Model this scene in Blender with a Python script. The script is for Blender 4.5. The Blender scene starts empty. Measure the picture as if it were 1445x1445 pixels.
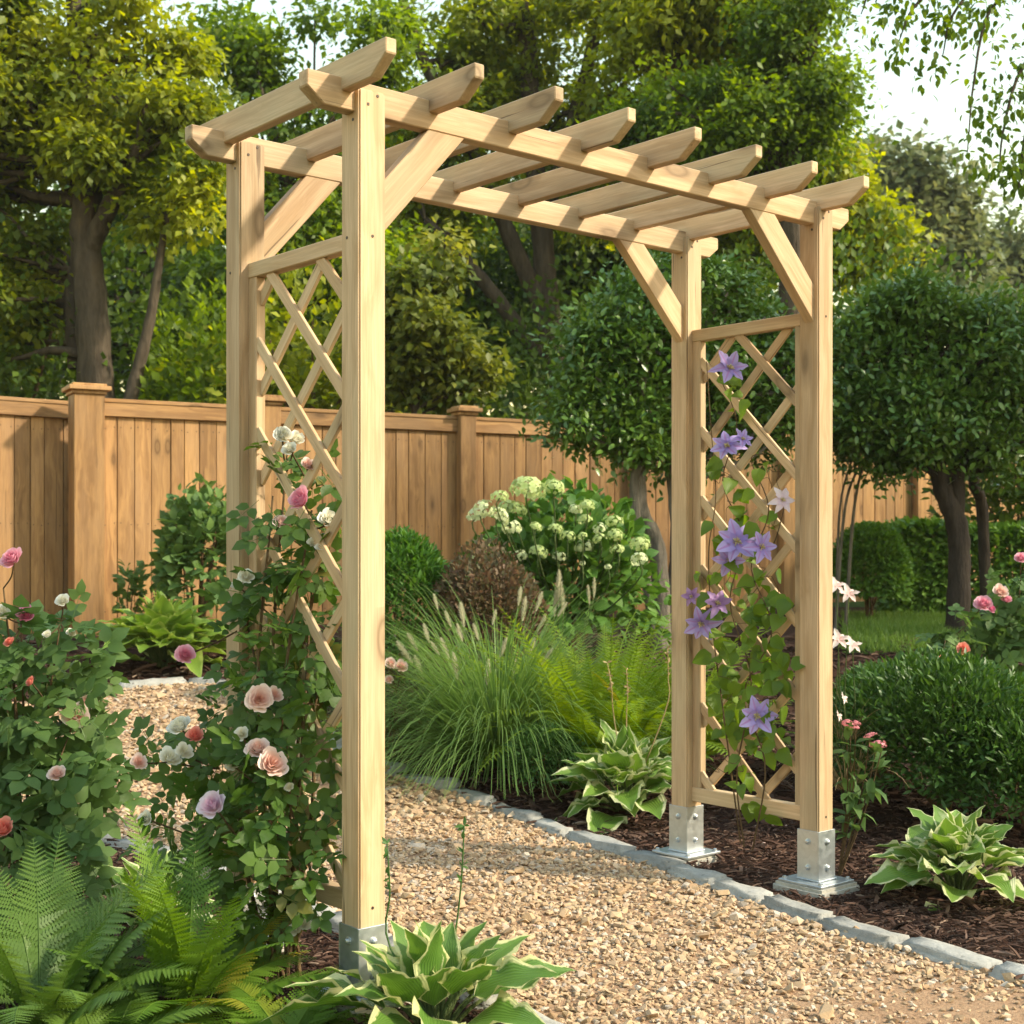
import bpy, bmesh, math
import numpy as np
from mathutils import Matrix, Vector, Euler

SC = bpy.context.scene
COL = SC.collection
PI = math.pi
R = math.radians
rng = np.random.default_rng(7)

# ------------------------------------------------------------------ camera numbers and terrain
F, CY, CX = 1979.9, 777.4, 722.5           # focal length and principal row in photo pixels (1445 px wide)
CAM = np.array([-2.2003, -3.2216, 1.2444])
YAW = 0.7077
FW = np.array([math.sin(YAW), math.cos(YAW), 0.0])
RT = np.array([math.cos(YAW), -math.sin(YAW), 0.0])

def hgt(D):
    s = np.clip((np.asarray(D, float) - 5.9) / 5.6, 0, 1)
    return -0.035 + 0.605 * s * s * (3 - 2 * s) + .035 * np.clip(np.asarray(D, float) - 11.3, 0, 9)
def depth(x, y): return (x - CAM[0]) * FW[0] + (y - CAM[1]) * FW[1]
def terr(x, y): return hgt(depth(x, y))
def wp(lat, D, z=None):
    p = CAM + lat * RT + D * FW
    p[2] = hgt(D) if z is None else z
    return p
def pt(u, v, D):
    p = CAM + (u - CX) / F * D * RT + D * FW
    p[2] = CAM[2] - (v - CY) / F * D
    return p
def gp(u, D): return wp((u - CX) / F * D, D)
def at(u, v):
    lo, hi = 2.0, 40.0
    for _ in range(60):
        m = (lo + hi) / 2
        if CAM[2] - (v - CY) / F * m > hgt(m): lo = m
        else: hi = m
    return gp(u, lo)

# ------------------------------------------------------------------ materials
def M(name):
    m = bpy.data.materials.new(name); m.use_nodes = True
    nt = m.node_tree; nt.nodes.clear()
    return m, nt
def N(nt, t, **kw):
    n = nt.nodes.new(t)
    for k, v in kw.items():
        if k.startswith('i_'): n.inputs[int(k[2:])].default_value = v
        else: setattr(n, k, v)
    return n
def L(nt, a, b): nt.links.new(a, b)
def c4(c): return (c[0], c[1], c[2], 1.0)
def mixc(nt, fac, a, b, mode='MIX'):
    n = nt.nodes.new('ShaderNodeMix'); n.data_type = 'RGBA'; n.blend_type = mode
    for sock, val in ((n.inputs[0], fac), (n.inputs[6], a), (n.inputs[7], b)):
        if hasattr(val, 'is_output'): nt.links.new(val, sock)
        else: sock.default_value = val if not isinstance(val, tuple) else c4(val)
    return n.outputs[2]
def math_(nt, op, a, b=None, clamp=False):
    n = nt.nodes.new('ShaderNodeMath'); n.operation = op; n.use_clamp = clamp
    for i, val in enumerate((a, b)):
        if val is None: continue
        if hasattr(val, 'is_output'): nt.links.new(val, n.inputs[i])
        else: n.inputs[i].default_value = val
    return n.outputs[0]
def ramp(nt, fac, stops):
    n = nt.nodes.new('ShaderNodeValToRGB'); e = n.color_ramp.elements
    while len(e) < len(stops): e.new(0.5)
    for k, (p, c) in enumerate(stops):
        e[k].position = p; e[k].color = c4(c) if not np.isscalar(c) else (c, c, c, 1)
    nt.links.new(fac, n.inputs[0]); return n.outputs[0]
def attr(nt, name): return N(nt, 'ShaderNodeAttribute', attribute_name=name)
def noise(nt, vec, scale, detail=3, rough=.55):
    n = N(nt, 'ShaderNodeTexNoise'); n.inputs['Scale'].default_value = scale
    n.inputs['Detail'].default_value = detail; n.inputs['Roughness'].default_value = rough
    if vec is not None: L(nt, vec, n.inputs['Vector'])
    return n.outputs[0]
def mapping(nt, vec, sc):
    n = N(nt, 'ShaderNodeMapping'); n.inputs['Scale'].default_value = sc; L(nt, vec, n.inputs[0]); return n.outputs[0]
def bump(nt, h, strength, dist=.01):
    n = N(nt, 'ShaderNodeBump'); n.inputs['Strength'].default_value = strength; n.inputs['Distance'].default_value = dist
    L(nt, h, n.inputs['Height']); return n.outputs[0]
def finish(nt, color, rough=.6, normal=None, metallic=0.0, spec=.5, trans=0.0, tcol=None, sss=0):
    p = N(nt, 'ShaderNodeBsdfPrincipled')
    def put(sock, v):
        if hasattr(v, 'is_output'): L(nt, v, p.inputs[sock])
        else: p.inputs[sock].default_value = c4(v) if isinstance(v, tuple) else v
    put('Base Color', color); put('Roughness', rough); put('Metallic', metallic); put('Specular IOR Level', spec)
    if normal is not None: L(nt, normal, p.inputs['Normal'])
    o = N(nt, 'ShaderNodeOutputMaterial'); out = p.outputs[0]
    if trans > 0:
        t = N(nt, 'ShaderNodeBsdfTranslucent')
        if tcol is None: tcol = color
        if hasattr(tcol, 'is_output'): L(nt, tcol, t.inputs[0])
        else: t.inputs[0].default_value = c4(tcol)
        if normal is not None: L(nt, normal, t.inputs['Normal'])
        mx = N(nt, 'ShaderNodeMixShader'); mx.inputs[0].default_value = trans
        L(nt, out, mx.inputs[1]); L(nt, t.outputs[0], mx.inputs[2]); out = mx.outputs[0]
    L(nt, out, o.inputs[0])

def leaf_mat(name, c1, c2, rough=.5, trans=.38, edge=None, edge_at=.6, vein=.0, spec=.35, warm=1.35, old=None):
    m, nt = M(name)
    r = attr(nt, 'rnd').outputs['Fac']
    uv = N(nt, 'ShaderNodeSeparateXYZ'); L(nt, attr(nt, 'luv').outputs['Vector'], uv.inputs[0])
    tc = N(nt, 'ShaderNodeTexCoord')
    big = noise(nt, tc.outputs['Object'], 1.3, 2)
    f = math_(nt, 'ADD', math_(nt, 'MULTIPLY', r, .65), math_(nt, 'MULTIPLY', big, .45), True)
    col = mixc(nt, f, c1, c2)
    if old:
        col = mixc(nt, ramp(nt, r, [(.93, 0.0), (.96, 1.0)]), col, old)
    nrm = None
    if vein > 0 or edge:
        a = uv.outputs[0]; y = uv.outputs[1]
        w = N(nt, 'ShaderNodeTexWave'); w.inputs['Scale'].default_value = 1.0
        cv = N(nt, 'ShaderNodeCombineXYZ')
        L(nt, math_(nt, 'ADD', math_(nt, 'MULTIPLY', a, 2.6), math_(nt, 'MULTIPLY', y, .3)), cv.inputs[0])
        L(nt, cv.outputs[0], w.inputs['Vector'])
        vn = w.outputs[1]
        if vein > 0:
            col = mixc(nt, math_(nt, 'MULTIPLY', vn, vein), col, tuple(min(1, x * 1.7) for x in c2))
            nrm = bump(nt, vn, .35, .004)
    if edge:
        jit = math_(nt, 'MULTIPLY', math_(nt, 'SUBTRACT', noise(nt, tc.outputs['Object'], 38, 2), .5), .42)
        e = math_(nt, 'ADD', uv.outputs[0], jit)
        e = math_(nt, 'ADD', e, math_(nt, 'MULTIPLY', math_(nt, 'SUBTRACT', r, .5), .25))
        k = ramp(nt, e, [(edge_at, 0.0), (min(.99, edge_at + .10), 1.0)])
        col = mixc(nt, k, col, edge)
    hs = N(nt, 'ShaderNodeHueSaturation'); hs.inputs['Hue'].default_value = .485
    hs.inputs['Saturation'].default_value = 1.1; hs.inputs['Value'].default_value = warm
    L(nt, col, hs.inputs['Color'])
    finish(nt, col, rough, nrm, spec=spec, trans=trans, tcol=hs.outputs[0])
    return m

def petal_mat(name, base, tip, rough=.55, trans=.35, mid=None):
    m, nt = M(name)
    uv = N(nt, 'ShaderNodeSeparateXYZ'); L(nt, attr(nt, 'luv').outputs['Vector'], uv.inputs[0])
    r = attr(nt, 'rnd').outputs['Fac']
    f = math_(nt, 'ADD', uv.outputs[1], math_(nt, 'MULTIPLY', math_(nt, 'SUBTRACT', r, .5), .5), True)
    col = mixc(nt, f, base, tip)
    if mid:
        col = mixc(nt, ramp(nt, uv.outputs[0], [(.06, 1.0), (.28, 0.0)]), col, mid)
    finish(nt, col, rough, spec=.25, trans=trans)
    return m

def wood_mat(name, lite, dark, tint, knots=True, gscale=1.0, rough=.62, board=.36, kn=.60):
    m, nt = M(name)
    loc = attr(nt, 'loc').outputs['Vector']; r = attr(nt, 'rnd').outputs['Fac']
    v1 = mapping(nt, loc, (1.1 * gscale, 26 * gscale, 26 * gscale))
    warp = noise(nt, mapping(nt, loc, (2.2, 7, 7)), 1.0, 2)
    w = N(nt, 'ShaderNodeVectorMath', operation='ADD'); L(nt, v1, w.inputs[0])
    sc = N(nt, 'ShaderNodeVectorMath', operation='SCALE'); sc.inputs['Scale'].default_value = 3.0
    cmb = N(nt, 'ShaderNodeCombineXYZ'); L(nt, warp, cmb.inputs[1]); L(nt, warp, cmb.inputs[2])
    L(nt, cmb.outputs[0], sc.inputs[0]); L(nt, sc.outputs[0], w.inputs[1])
    g1 = noise(nt, w.outputs[0], 1.0, 4, .6)
    fine = noise(nt, mapping(nt, loc, (5, 170, 170)), 1.0, 2)
    col = mixc(nt, ramp(nt, g1, [(.40, 0.0), (.62, 1.0)]), lite, dark)
    patch = noise(nt, mapping(nt, loc, (1.4, 5, 5)), 1.0, 3)
    col = mixc(nt, math_(nt, 'MULTIPLY', ramp(nt, patch, [(.45, 0.0), (.66, 1.0)]), .75), col, tint)
    col = mixc(nt, math_(nt, 'MULTIPLY', ramp(nt, fine, [(.45, 1.0), (.62, 0.0)]), .22), col, tuple(x * .55 for x in dark))
    crack = noise(nt, mapping(nt, loc, (1.6, 60, 60)), 1.0, 2)
    ck = ramp(nt, crack, [(.28, 1.0), (.305, 0.0)])
    col = mixc(nt, math_(nt, 'MULTIPLY', ck, .75), col, tuple(x * .25 for x in dark))
    if knots:
        vo = N(nt, 'ShaderNodeTexVoronoi'); vo.inputs['Scale'].default_value = 1.0; vo.inputs['Randomness'].default_value = 1.0
        L(nt, mapping(nt, loc, (3.2, 8.5, 8.5)), vo.inputs['Vector'])
        d = vo.outputs['Distance']
        sep = N(nt, 'ShaderNodeSeparateXYZ'); L(nt, vo.outputs['Color'], sep.inputs[0])
        on = math_(nt, 'GREATER_THAN', sep.outputs[0], kn)
        ring = ramp(nt, d, [(.0, .8), (.10, .55), (.17, 1.0), (.24, .4), (.40, 0.0)])
        col = mixc(nt, math_(nt, 'MULTIPLY', math_(nt, 'MULTIPLY', ring, on), .85), col, tuple(x * .42 for x in dark))
    val = N(nt, 'ShaderNodeHueSaturation'); L(nt, col, val.inputs['Color'])
    L(nt, math_(nt, 'ADD', math_(nt, 'MULTIPLY', r, board), 1 - board / 2), val.inputs['Value'])
    h = math_(nt, 'SUBTRACT', math_(nt, 'ADD', g1, math_(nt, 'MULTIPLY', fine, .5)), math_(nt, 'MULTIPLY', ck, 1.5))
    finish(nt, val.outputs[0], rough, bump(nt, h, .28, .004), spec=.3)
    return m

def bark_mat(name, a, b, sc=6):
    m, nt = M(name); tc = N(nt, 'ShaderNodeTexCoord').outputs['Object']
    n1 = noise(nt, mapping(nt, tc, (sc * 2.2, sc * 2.2, sc * .45)), 1.0, 5, .65)
    n2 = noise(nt, tc, 1.7, 3)
    col = mixc(nt, ramp(nt, n1, [(.35, 0.0), (.65, 1.0)]), a, b)
    col = mixc(nt, math_(nt, 'MULTIPLY', n2, .5), col, tuple(x * 1.3 for x in b))
    finish(nt, col, .9, bump(nt, n1, .9, .05), spec=.15)
    return m
def speck_mat(name, stops, rough=.85, sc=3.0, spec=.2):
    # colour by each piece's own random number plus fine mottling
    m, nt = M(name); tc = N(nt, 'ShaderNodeTexCoord').outputs['Object']
    r = attr(nt, 'rnd').outputs['Fac']
    col = ramp(nt, r, stops)
    n = noise(nt, tc, 60 * sc, 3)
    col = mixc(nt, .35, col, mixc(nt, n, (.25, .25, .25), (.9, .9, .9)), 'OVERLAY')
    finish(nt, col, rough, bump(nt, n, .3, .004), spec=spec)
    return m

# ------------------------------------------------------------------ mesh builder
class MB:
    def __init__(s): s.V = []; s.F = []; s.U = []; s.R = []; s.Lc = []; s.n = 0; s.S = []
    def add(s, V, faces, uv=None, rnd=0.5, loc=None, smooth=True):
        V = np.asarray(V, float).reshape(-1, 3); n = len(V)
        s.V.append(V)
        for f in faces:
            f = np.asarray(f, int)
            if f.ndim == 1: f = f[None]
            s.F.append(f + s.n); s.S.append(smooth)
        s.U.append(np.zeros((n, 3)) if uv is None else np.asarray(uv, float).reshape(-1, 3))
        s.R.append(np.full(n, rnd, float) if np.isscalar(rnd) else np.asarray(rnd, float))
        s.Lc.append(np.zeros((n, 3)) if loc is None else np.asarray(loc, float))
        s.n += n
    def mesh(s, name, mats, org=(0, 0, 0)):
        V = np.concatenate(s.V) - np.asarray(org, float)
        me = bpy.data.meshes.new(name)
        me.vertices.add(len(V)); me.vertices.foreach_set('co', V.astype(np.float32).ravel())
        li = np.concatenate([f.ravel() for f in s.F])
        lt = np.concatenate([np.full(len(f), f.shape[1]) for f in s.F])
        sm = np.concatenate([np.full(len(f), b) for f, b in zip(s.F, s.S)])
        ls = np.concatenate([[0], np.cumsum(lt)[:-1]])
        me.loops.add(len(li)); me.loops.foreach_set('vertex_index', li.astype(np.int32))
        me.polygons.add(len(lt)); me.polygons.foreach_set('loop_start', ls.astype(np.int32))
        me.polygons.foreach_set('loop_total', lt.astype(np.int32))
        me.polygons.foreach_set('use_smooth', sm)
        a = me.attributes.new('luv', 'FLOAT_VECTOR', 'POINT'); a.data.foreach_set('vector', np.concatenate(s.U).astype(np.float32).ravel())
        a = me.attributes.new('rnd', 'FLOAT', 'POINT'); a.data.foreach_set('value', np.concatenate(s.R).astype(np.float32))
        a = me.attributes.new('loc', 'FLOAT_VECTOR', 'POINT'); a.data.foreach_set('vector', np.concatenate(s.Lc).astype(np.float32).ravel())
        me.update(calc_edges=True)
        for m in (mats if isinstance(mats, (list, tuple)) else [mats]): me.materials.append(m)
        return me
    def build(s, name, mats, parent=None, org=None):
        if org is None: org = (0, 0, 0) if parent is None else np.array(parent.get('_org', (0, 0, 0)))
        o = bpy.data.objects.new(name, s.mesh(name, mats, org)); COL.objects.link(o)
        if parent is None: o.location = Vector(org)
        else: o.parent = parent
        o['_org'] = [float(x) for x in org]
        return o

def tag(o, label=None, cat=None, group=None, kind=None):
    if label: o['label'] = label
    if cat: o['category'] = cat
    if group: o['group'] = group
    if kind: o['kind'] = kind
    return o
def thing(name, loc, label, cat, group=None):
    o = bpy.data.objects.new(name, None); COL.objects.link(o); o.empty_display_size = .1
    o.location = Vector([float(x) for x in loc]); o['_org'] = [float(x) for x in loc]
    return tag(o, label, cat, group)
def put(me, name, parent, p, rot=(0, 0, 0), s=1.0):
    """a part that shares its mesh, at world point p"""
    o = bpy.data.objects.new(name, me); COL.objects.link(o); o.parent = parent
    o.location = Vector(np.asarray(p, float) - np.array(parent['_org'])); o.rotation_euler = rot
    o.scale = (s, s, s) if np.isscalar(s) else s
    return o

def nrmz(a): return a / np.maximum(np.linalg.norm(a, axis=-1, keepdims=True), 1e-9)
def rsph(g, n): return nrmz(g.normal(size=(n, 3)))
def scatter(mb, T, P, Dr, Nm, S, g, rnd=None):
    """copies of a small template (verts: x across, y along, z up) at P with axis Dr and upper side Nm"""
    tv, tf, tu = T; n = len(P); k = len(tv)
    Dr = nrmz(Dr); X = nrmz(np.cross(Dr, Nm)); Z = np.cross(X, Dr)
    S = np.broadcast_to(np.asarray(S, float), (n,))
    V = P[:, None] + S[:, None, None] * (tv[None, :, 0, None] * X[:, None] + tv[None, :, 1, None] * Dr[:, None] + tv[None, :, 2, None] * Z[:, None])
    off = (np.arange(n) * k)[:, None, None]
    if rnd is None: rnd = g.random(n)
    mb.add(V.reshape(-1, 3), [(np.asarray(f)[None] + off).reshape(-1, len(f[0])) for f in tf], np.tile(tu, (n, 1)), np.repeat(rnd, k))

def kite(w=.3, fold=.07, at_=.42):
    v = np.array([(0, 0, 0), (w, at_, fold), (0, 1, -.06), (-w, at_, fold)], float)
    u = np.array([(0, 0, 0), (1, at_, 0), (.1, 1, 0), (1, at_, 0)], float)
    return v, [[(0, 1, 2), (0, 2, 3)]], u
def leaf8(w=.3, fold=.05, droop=.1):
    v = np.array([(0, 0, 0), (w * .9, .25, fold), (w * .85, .62, fold), (0, 1, -droop), (-w * .85, .62, fold), (-w * .9, .25, fold), (0, .28, .02), (0, .65, .0)], float)
    u = np.array([(0, 0, 0), (1, .25, 0), (1, .62, 0), (.6, 1, 0), (1, .62, 0), (1, .25, 0), (0, .28, 0), (0, .65, 0)], float)
    return v, [[(0, 1, 6), (2, 3, 7), (0, 6, 5), (7, 3, 4)], [(1, 2, 7, 6), (6, 7, 4, 5)]], u
def merge(parts):
    V = []; U = []; T3 = []; T4 = []; n = 0
    for v, f, u in parts:
        V.append(v); U.append(u)
        for ff in f:
            (T3 if len(ff[0]) == 3 else T4).extend([tuple(i + n for i in q) for q in ff])
        n += len(v)
    return np.concatenate(V), [x for x in (T3, T4) if x], np.concatenate(U)
def xf(T, ang=0, s=1, off=(0, 0, 0), tilt=0):
    v, f, u = T; v = v * s
    ca, sa = math.cos(tilt), math.sin(tilt)
    v = np.stack([v[:, 0], v[:, 1] * ca - v[:, 2] * sa, v[:, 1] * sa + v[:, 2] * ca], 1)
    ca, sa = math.cos(ang), math.sin(ang)
    v = np.stack([v[:, 0] * ca - v[:, 1] * sa, v[:, 0] * sa + v[:, 1] * ca, v[:, 2]], 1) + np.array(off)
    return v, f, u
def grid_leaf(width, nx=4, ny=9, fold=.12, curve=None, wav=0.0, ph=0.0):
    """leaf blade as a grid, y along 0..1; width(t) half width; curve(t)->z"""
    V = []; U = []
    for j in range(ny + 1):
        t = j / ny; w = width(t)
        for i in range(-nx, nx + 1):
            s = i / nx
            z = (curve(t) if curve else 0) + fold * w * abs(s) ** 1.3 + wav * w * abs(s) ** 2 * math.sin(t * 17 + ph + (s > 0) * 1.3)
            V.append((s * w, t, z)); U.append((abs(s), t, 0))
    m = 2 * nx + 1
    fs = [(j * m + i, j * m + i + 1, (j + 1) * m + i + 1, (j + 1) * m + i) for j in range(ny) for i in range(2 * nx)]
    return np.array(V), [fs], np.array(U)

def tube(mb, P, rad, sides=8, rnd=.5, cap=True):
    P = np.asarray(P, float); n = len(P); rad = np.broadcast_to(np.asarray(rad, float), (n,))
    T = np.gradient(P, axis=0); T = nrmz(T)
    ref = np.array([.31, .17, .93]) if abs(T[0] @ np.array([.31, .17, .93])) < .9 else np.array([1., 0, 0])
    A = nrmz(np.cross(T, ref)); B = np.cross(T, A)
    th = np.linspace(0, 2 * PI, sides, endpoint=False)
    V = P[:, None] + rad[:, None, None] * (np.cos(th)[None, :, None] * A[:, None] + np.sin(th)[None, :, None] * B[:, None])
    i = np.arange(n - 1)[:, None] * sides; j = np.arange(sides)[None]; j2 = (j + 1) % sides
    f = np.stack([i + j, i + j2, i + sides + j2, i + sides + j], -1).reshape(-1, 4)
    fs = [f]
    if cap: fs.append(np.arange((n - 1) * sides, n * sides)[None])
    mb.add(V.reshape(-1, 3), fs, rnd=rnd)
def spline(pts, n):
    """Catmull-Rom through points"""
    P = np.asarray(pts, float); m = len(P)
    if m == 2: return P[0] + (P[1] - P[0]) * np.linspace(0, 1, n)[:, None]
    Q = np.vstack([2 * P[0] - P[1], P, 2 * P[-1] - P[-2]])
    t = np.linspace(0, m - 1 - 1e-6, n); i = t.astype(int); f = (t - i)[:, None]
    a, b, c, d = Q[i], Q[i + 1], Q[i + 2], Q[i + 3]
    return .5 * (2 * b + (c - a) * f + (2 * a - 5 * b + 4 * c - d) * f ** 2 + (3 * b - a - 3 * c + d) * f ** 3)

def prism(mb, prof, th, mat, bev=.003, rnd=None, seg=1):
    """board: outline prof in (x along the grain, z), thickness th along y, bevelled, placed by mat"""
    bm = bmesh.new()
    vs = [bm.verts.new((x, -th / 2, z)) for x, z in prof]
    f = bm.faces.new(vs); r = bmesh.ops.extrude_face_region(bm, geom=[f])
    bmesh.ops.translate(bm, verts=[v for v in r['geom'] if isinstance(v, bmesh.types.BMVert)], vec=(0, th, 0))
    bmesh.ops.recalc_face_normals(bm, faces=bm.faces[:])
    if bev: bmesh.ops.bevel(bm, geom=bm.edges[:], offset=bev, segments=seg, affect='EDGES', clamp_overlap=True)
    bm.verts.ensure_lookup_table(); bm.verts.index_update()
    lv = np.array([v.co[:] for v in bm.verts])
    by = {}
    for fc in bm.faces: by.setdefault(len(fc.verts), []).append([v.index for v in fc.verts])
    bm.free()
    A = np.array(mat); V = lv @ A[:3, :3].T + A[:3, 3]
    rr = rng.random() if rnd is None else rnd
    mb.add(V, [np.array(q) for q in by.values()], rnd=rr, loc=lv + rng.random(3) * np.array([9, 5, 5]), smooth=False)
def rect(x0, x1, z0, z1): return [(x0, z0), (x1, z0), (x1, z1), (x0, z1)]
def frame(origin, ax, ay):
    ax = np.array(ax, float); ax /= np.linalg.norm(ax); ay = np.array(ay, float); ay -= ax * (ax @ ay); ay /= np.linalg.norm(ay)
    az = np.cross(ax, ay); m = np.eye(4); m[:3, 0] = ax; m[:3, 1] = ay; m[:3, 2] = az; m[:3, 3] = origin
    return m
def boxw(mb, lo, hi, grain='z', bev=.003, rnd=None, seg=1):
    lo = np.array(lo, float); hi = np.array(hi, float); c = (lo + hi) / 2; d = hi - lo
    ax = {'x': (1, 0, 0), 'y': (0, 1, 0), 'z': (0, 0, 1)}[grain]; ay = {'x': (0, 1, 0), 'y': (-1, 0, 0), 'z': (0, 1, 0)}[grain]
    m = frame(c, ax, ay); e = np.abs(m[:3, :3].T @ d)
    prism(mb, rect(-e[0] / 2, e[0] / 2, -e[2] / 2, e[2] / 2), e[1], m, bev, rnd, seg)

# ------------------------------------------------------------------ materials used
MT = {}
MT['pine'] = wood_mat('pine_timber', (.62, .432, .265), (.47, .305, .165), (.49, .39, .245))
MT['cedar'] = wood_mat('cedar_fence', (.42, .235, .092), (.25, .13, .05), (.34, .20, .095), knots=True, gscale=.8, board=.5, kn=.80)
def galv():
    m, nt = M('galvanised_steel'); tc = N(nt, 'ShaderNodeTexCoord').outputs['Object']
    vo = N(nt, 'ShaderNodeTexVoronoi'); vo.inputs['Scale'].default_value = 70; L(nt, tc, vo.inputs['Vector'])
    n = noise(nt, tc, 14, 4)
    s = N(nt, 'ShaderNodeSeparateXYZ'); L(nt, vo.outputs['Color'], s.inputs[0])
    f = math_(nt, 'ADD', math_(nt, 'MULTIPLY', s.outputs[0], .4), math_(nt, 'MULTIPLY', n, .6))
    finish(nt, mixc(nt, f, (.40, .44, .47), (.56, .59, .61)), ramp(nt, f, [(.2, .36), (.8, .5)]), bump(nt, n, .03, .002), metallic=.85)
    return m
MT['galv'] = galv()
def rust():
    m, nt = M('dark_screw'); finish(nt, (.06, .045, .035), .5, metallic=.6); return m
MT['rust'] = rust()
def stone_mat(name, a, b, c, sc=1.0):
    m, nt = M(name); tc = N(nt, 'ShaderNodeTexCoord').outputs['Object']; r = attr(nt, 'rnd').outputs['Fac']
    n1 = noise(nt, tc, 9 * sc, 5, .65); n2 = noise(nt, tc, 45 * sc, 4, .6); n3 = noise(nt, tc, 3.1 * sc, 3)
    col = mixc(nt, ramp(nt, n1, [(.35, 0.0), (.65, 1.0)]), a, b)
    col = mixc(nt, ramp(nt, n3, [(.5, 0.0), (.68, .7)]), col, c)
    col = mixc(nt, ramp(nt, n2, [(.3, .5), (.45, 0.0)]), col, tuple(x * .4 for x in a))
    v = N(nt, 'ShaderNodeHueSaturation'); L(nt, col, v.inputs['Color']); L(nt, math_(nt, 'ADD', math_(nt, 'MULTIPLY', r, .4), .8), v.inputs['Value'])
    finish(nt, v.outputs[0], .85, bump(nt, math_(nt, 'ADD', n1, math_(nt, 'MULTIPLY', n2, .5)), .7, .012), spec=.25)
    return m
MT['stone'] = stone_mat('weathered_stone', (.25, .248, .23), (.39, .385, .355), (.27, .245, .175))
MT['concrete'] = stone_mat('concrete', (.40, .38, .33), (.52, .50, .44), (.36, .34, .26))
MT['gravel'] = speck_mat('tan_gravel', [(0, (.28, .18, .105)), (.2, (.36, .25, .15)), (.45, (.44, .32, .195)), (.7, (.40, .27, .165)), (.85, (.47, .355, .245)), (.95, (.36, .31, .255)), (1, (.52, .43, .335))])
MT['mulch'] = speck_mat('bark_mulch', [(0, (.024, .013, .009)), (.5, (.06, .031, .021)), (.8, (.095, .054, .038)), (.95, (.15, .095, .07)), (1, (.26, .19, .14))], .9)
def ground_mat(name, stops, sc, bumpd=.02, b=.8):
    m, nt = M(name); tc = N(nt, 'ShaderNodeTexCoord').outputs['Object']
    n = noise(nt, tc, sc, 6, .7); n2 = noise(nt, tc, sc * .06, 3)
    f = math_(nt, 'ADD', math_(nt, 'MULTIPLY', n, .75), math_(nt, 'MULTIPLY', n2, .25))
    finish(nt, ramp(nt, f, stops), .95, bump(nt, n, b, bumpd), spec=.1)
    return m
MT['soil'] = ground_mat('dark_soil', [(.3, (.02, .011, .007)), (.6, (.06, .03, .02)), (.75, (.1, .055, .035))], 45)
MT['base'] = ground_mat('gravel_bed', [(.3, (.25, .145, .085)), (.5, (.38, .24, .145)), (.7, (.46, .315, .20))], 70)
MT['turf'] = ground_mat('turf', [(.3, (.022, .045, .010)), (.6, (.05, .09, .02)), (.8, (.07, .11, .03))], 30)
MT['blade'] = leaf_mat('lawn_blade', (.085, .17, .025), (.15, .25, .045), trans=.4)
# foliage
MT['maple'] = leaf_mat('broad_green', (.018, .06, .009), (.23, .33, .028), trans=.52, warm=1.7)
MT['gold'] = leaf_mat('sunlit_golden_green', (.06, .11, .012), (.38, .41, .03), trans=.5, warm=1.6)  # yellow of sunlit leaves put into the leaf colour
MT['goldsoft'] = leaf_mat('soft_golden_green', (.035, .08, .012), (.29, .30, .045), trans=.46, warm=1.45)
MT['mid'] = leaf_mat('mid_green', (.022, .07, .010), (.38, .41, .036), trans=.52, warm=1.7)  # bright end raised so the colour itself carries sunlit leaves
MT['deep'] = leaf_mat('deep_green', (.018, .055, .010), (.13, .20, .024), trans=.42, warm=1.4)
MT['holly'] = leaf_mat('glossy_evergreen', (.026, .085, .015), (.16, .27, .042), rough=.3, trans=.25, spec=.5)
MT['box'] = leaf_mat('clipped_box', (.05, .14, .02), (.16, .29, .04), rough=.45, trans=.3)
MT['boxlite'] = leaf_mat('bright_conifer', (.045, .13, .018), (.10, .22, .03), rough=.5, trans=.35)
MT['yew'] = leaf_mat('yew_needles', (.022, .072, .013), (.08, .165, .026), rough=.42, trans=.28)
MT['rose'] = leaf_mat('rose_leaf', (.03, .088, .014), (.115, .20, .03), rough=.4, trans=.42, vein=.10, spec=.45, old=(.16, .15, .03))
MT['rosepale'] = leaf_mat('rose_leaf_pale', (.045, .11, .026), (.125, .21, .055), rough=.5, trans=.38, vein=.12)
MT['clem'] = leaf_mat('clematis_leaf', (.06, .14, .015), (.17, .27, .026), rough=.42, trans=.45, vein=.12, spec=.45)
MT['hosta_v'] = leaf_mat('variegated_hosta', (.065, .155, .022), (.13, .235, .04), rough=.4, trans=.3, edge=(.62, .62, .30), edge_at=.66, vein=.22, spec=.45)
MT['hosta_w'] = leaf_mat('white_edged_hosta', (.08, .18, .026), (.18, .30, .05), rough=.4, trans=.32, edge=(.60, .63, .36), edge_at=.72, vein=.2, spec=.45)
MT['hosta_l'] = leaf_mat('lime_hosta', (.10, .20, .028), (.20, .30, .045), rough=.42, trans=.33, vein=.2, edge=(.30, .38, .09), edge_at=.8)
MT['fern'] = leaf_mat('fern_frond', (.075, .17, .016), (.16, .27, .028), rough=.5, trans=.42, vein=0, old=(.34, .30, .03))
MT['ferndark'] = leaf_mat('dark_fern_frond', (.05, .12, .018), (.13, .215, .034), rough=.5, trans=.35)
MT['fernlime'] = leaf_mat('lime_fern_frond', (.12, .23, .02), (.26, .36, .035), rough=.5, trans=.48)
MT['grass'] = leaf_mat('fountain_grass', (.075, .165, .035), (.20, .31, .085), rough=.45, trans=.42, warm=1.4)
MT['plume'] = leaf_mat('grass_plume', (.50, .49, .33), (.66, .63, .47), rough=.8, trans=.55, warm=1.1)
MT['spirea'] = leaf_mat('bronze_leaf', (.06, .085, .035), (.19, .10, .06), rough=.55, trans=.35)
MT['hyd'] = leaf_mat('hydrangea_leaf', (.045, .135, .022), (.13, .25, .04), rough=.45, trans=.33, vein=.12)
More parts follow.
